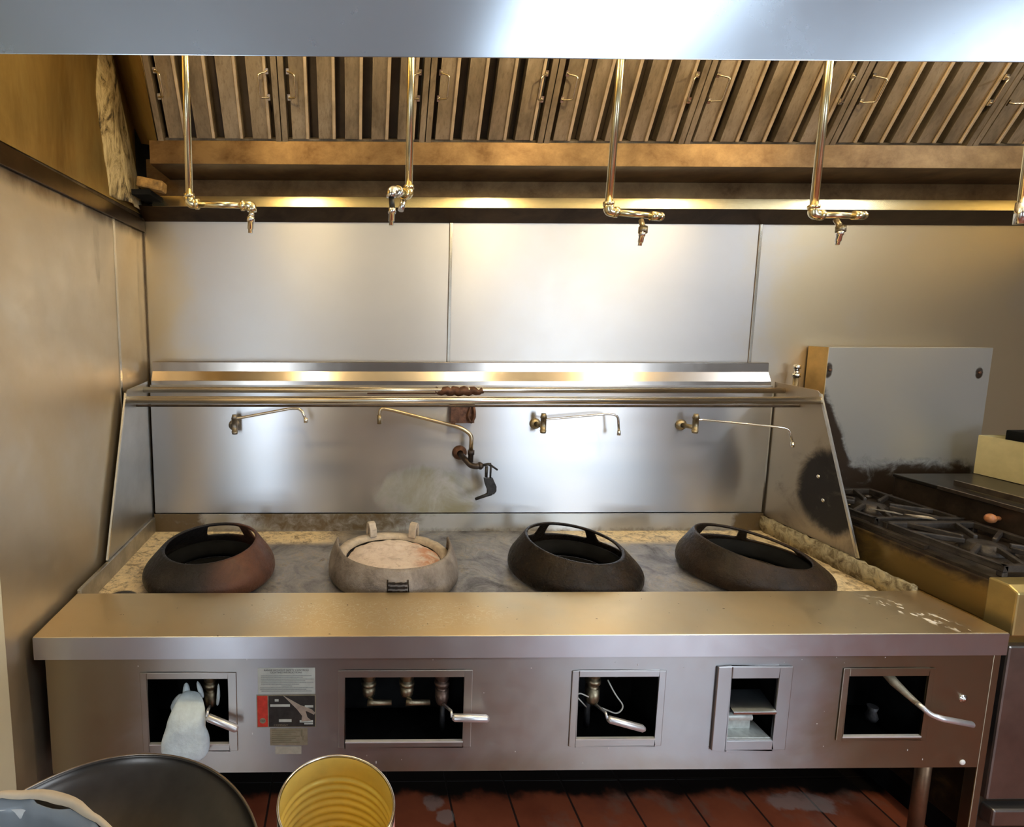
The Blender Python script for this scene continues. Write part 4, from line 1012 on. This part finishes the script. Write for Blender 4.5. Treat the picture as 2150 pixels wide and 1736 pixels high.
# ------------------------------------------------------------------ prep table and what stands on it (near the camera)
TZ = .862
tb = thing('prep_table', (.75, -1.0, 0), 'steel prep table across the aisle, holding the can, wok and bin', 'table')
MB().box(.02, -1.34, TZ-.035, 1.55, -.655, TZ).build('tabletop', 'table', tb, bevel=.004)
for lx, ly in ((.07,-1.29),(1.50,-1.29),(.07,-.71),(1.50,-.71)): MB().cyl((lx,ly,0),(lx,ly,TZ-.035),.019,16).build('leg', 'table', tb)
MB().box(.06,-1.30,.22,1.51,-.70,.24).build('lower_shelf', 'table', tb, bevel=.003)
# can
cc = (.860, -.752); cz = 1.039; cr = .0785
can = thing('food_can', (cc[0], cc[1], TZ), 'large empty food can with ribbed gold inside, open towards the camera', 'can')
pr = [(cr-.002,cz-.001)]
N = 90
for i in range(N+1):
    h = cz-.012-(cz-.012-TZ-.006)*i/N; rib = .0014*math.sin((h-cz)*2*PI/.0122) if cz-.152 < h < cz-.030 else 0
    pr.append((cr-.0025+rib, h))
pr += [(cr-.006,TZ+.004),(.0005,TZ+.004)]
MB().lathe(pr, (*cc,0), 72).build('inside_wall', 'can_in', can)
MB().lathe([(cr+.0005,cz-.004),(cr+.0005,TZ+.003),(cr-.001,TZ+.0005),(.0005,TZ+.0005)], (*cc,0), 72).build('outside_wall', 'can_out', can)
MB().tube([(cc[0]+cr*math.cos(2*PI*k/72), cc[1]+cr*math.sin(2*PI*k/72), cz) for k in range(72)], .0018, 8, closed=True).build('rim', 'chrome', can)
m, nt, b = nodes('white_red_paper_label'); M['paper'] = m
x, y, z = sep(nt)
f = ramp(nt, noi(nt, pos(nt, (1,1,3)), 14, 3, .5), [(.50, g3(0)), (.53, g3(1))])
nt.links.new(mixc(nt, math_(nt,'MULTIPLY',f,.8), (.80,.76,.72), (.55,.10,.07)), b.inputs['Base Color'])
MB().lathe([(cr+.0012,cz-.010),(cr+.0012,TZ+.010)], (*cc,0), 72).build('paper_label', 'paper', can)
# woks
def wok(c, r, zr, d, label, mat='wok'):
    t = thing('wok', (c[0], c[1], zr-d), label, 'wok', 'carbon steel woks stacked by the can')
    prf = []
    for i in range(25):
        a = i/24; prf.append((max(.0008, r*math.sin(a*PI/2)), zr-d*math.cos(a*PI/2)**1.1))
    MB().lathe(prf, (c[0],c[1],0), 96).build('bowl', mat, t, solid=.0018, solid_off=-1 if True else 1)
    MB().tube([(c[0]+r*math.cos(2*PI*k/96), c[1]+r*math.sin(2*PI*k/96), zr) for k in range(96)], .0016, 8, closed=True).build('rim', 'wok_rim', t)
    return t
wok((.531,-.795), .2305, .950, .073, 'dark seasoned wok lying open on top of the stack, beside the can')
wok((.526,-.7955), .2350, .938, .0755, 'lower wok of the stack, only its left edge showing')
# lined bin
bc = (.602, -1.158); br = .150; bz = 1.30
bn = thing('lined_bin', (bc[0], bc[1], TZ), 'grey plastic-lined bin at the bottom left corner, tan fold on its rim', 'bin')
MB().lathe([(.0005,TZ+.001),(br*.86,TZ+.001),(br*.97,bz-.02),(br*.975,bz-.012)], (*bc,0), 72).build('bin_body', 'fixture', bn, solid=.002)
def crumple(name, pr_, mat, amp, seg=120, ph=0):
    q = MB()
    for j, (r_, h_) in enumerate(pr_):
        for k in range(seg):
            a = 2*PI*k/seg
            f_ = noise.noise(Vector((math.cos(a)*3+ph, math.sin(a)*3, j*.35)))*1.0 + noise.noise(Vector((math.cos(a)*8, math.sin(a)*8+ph, j*.5)))*.5
            q.v.append(Vector((bc[0]+(r_+amp*f_)*math.cos(a), bc[1]+(r_+amp*f_)*math.sin(a), h_+amp*.5*f_)))
    for j in range(len(pr_)-1):
        for k in range(seg): q.f.append((j*seg+k, j*seg+(k+1) % seg, (j+1)*seg+(k+1) % seg, (j+1)*seg+k)); q.sm.append(True)
    return q.build(name, mat, bn, solid=.0008)
crumple('liner', [(br*.80,TZ+.06),(br*.86,1.05),(br*.89,1.12),(br*.905,1.18),(br*.92,1.22),(br*.93,1.26),(br*.945,1.285),(br*.965,1.296)], 'bag', .010)
crumple('liner_fold', [(br*.967,1.297),(br*1.0,1.300),(br*1.03,1.290),(br*1.035,1.25),(br*1.02,1.19)], 'bag_edge', .004)
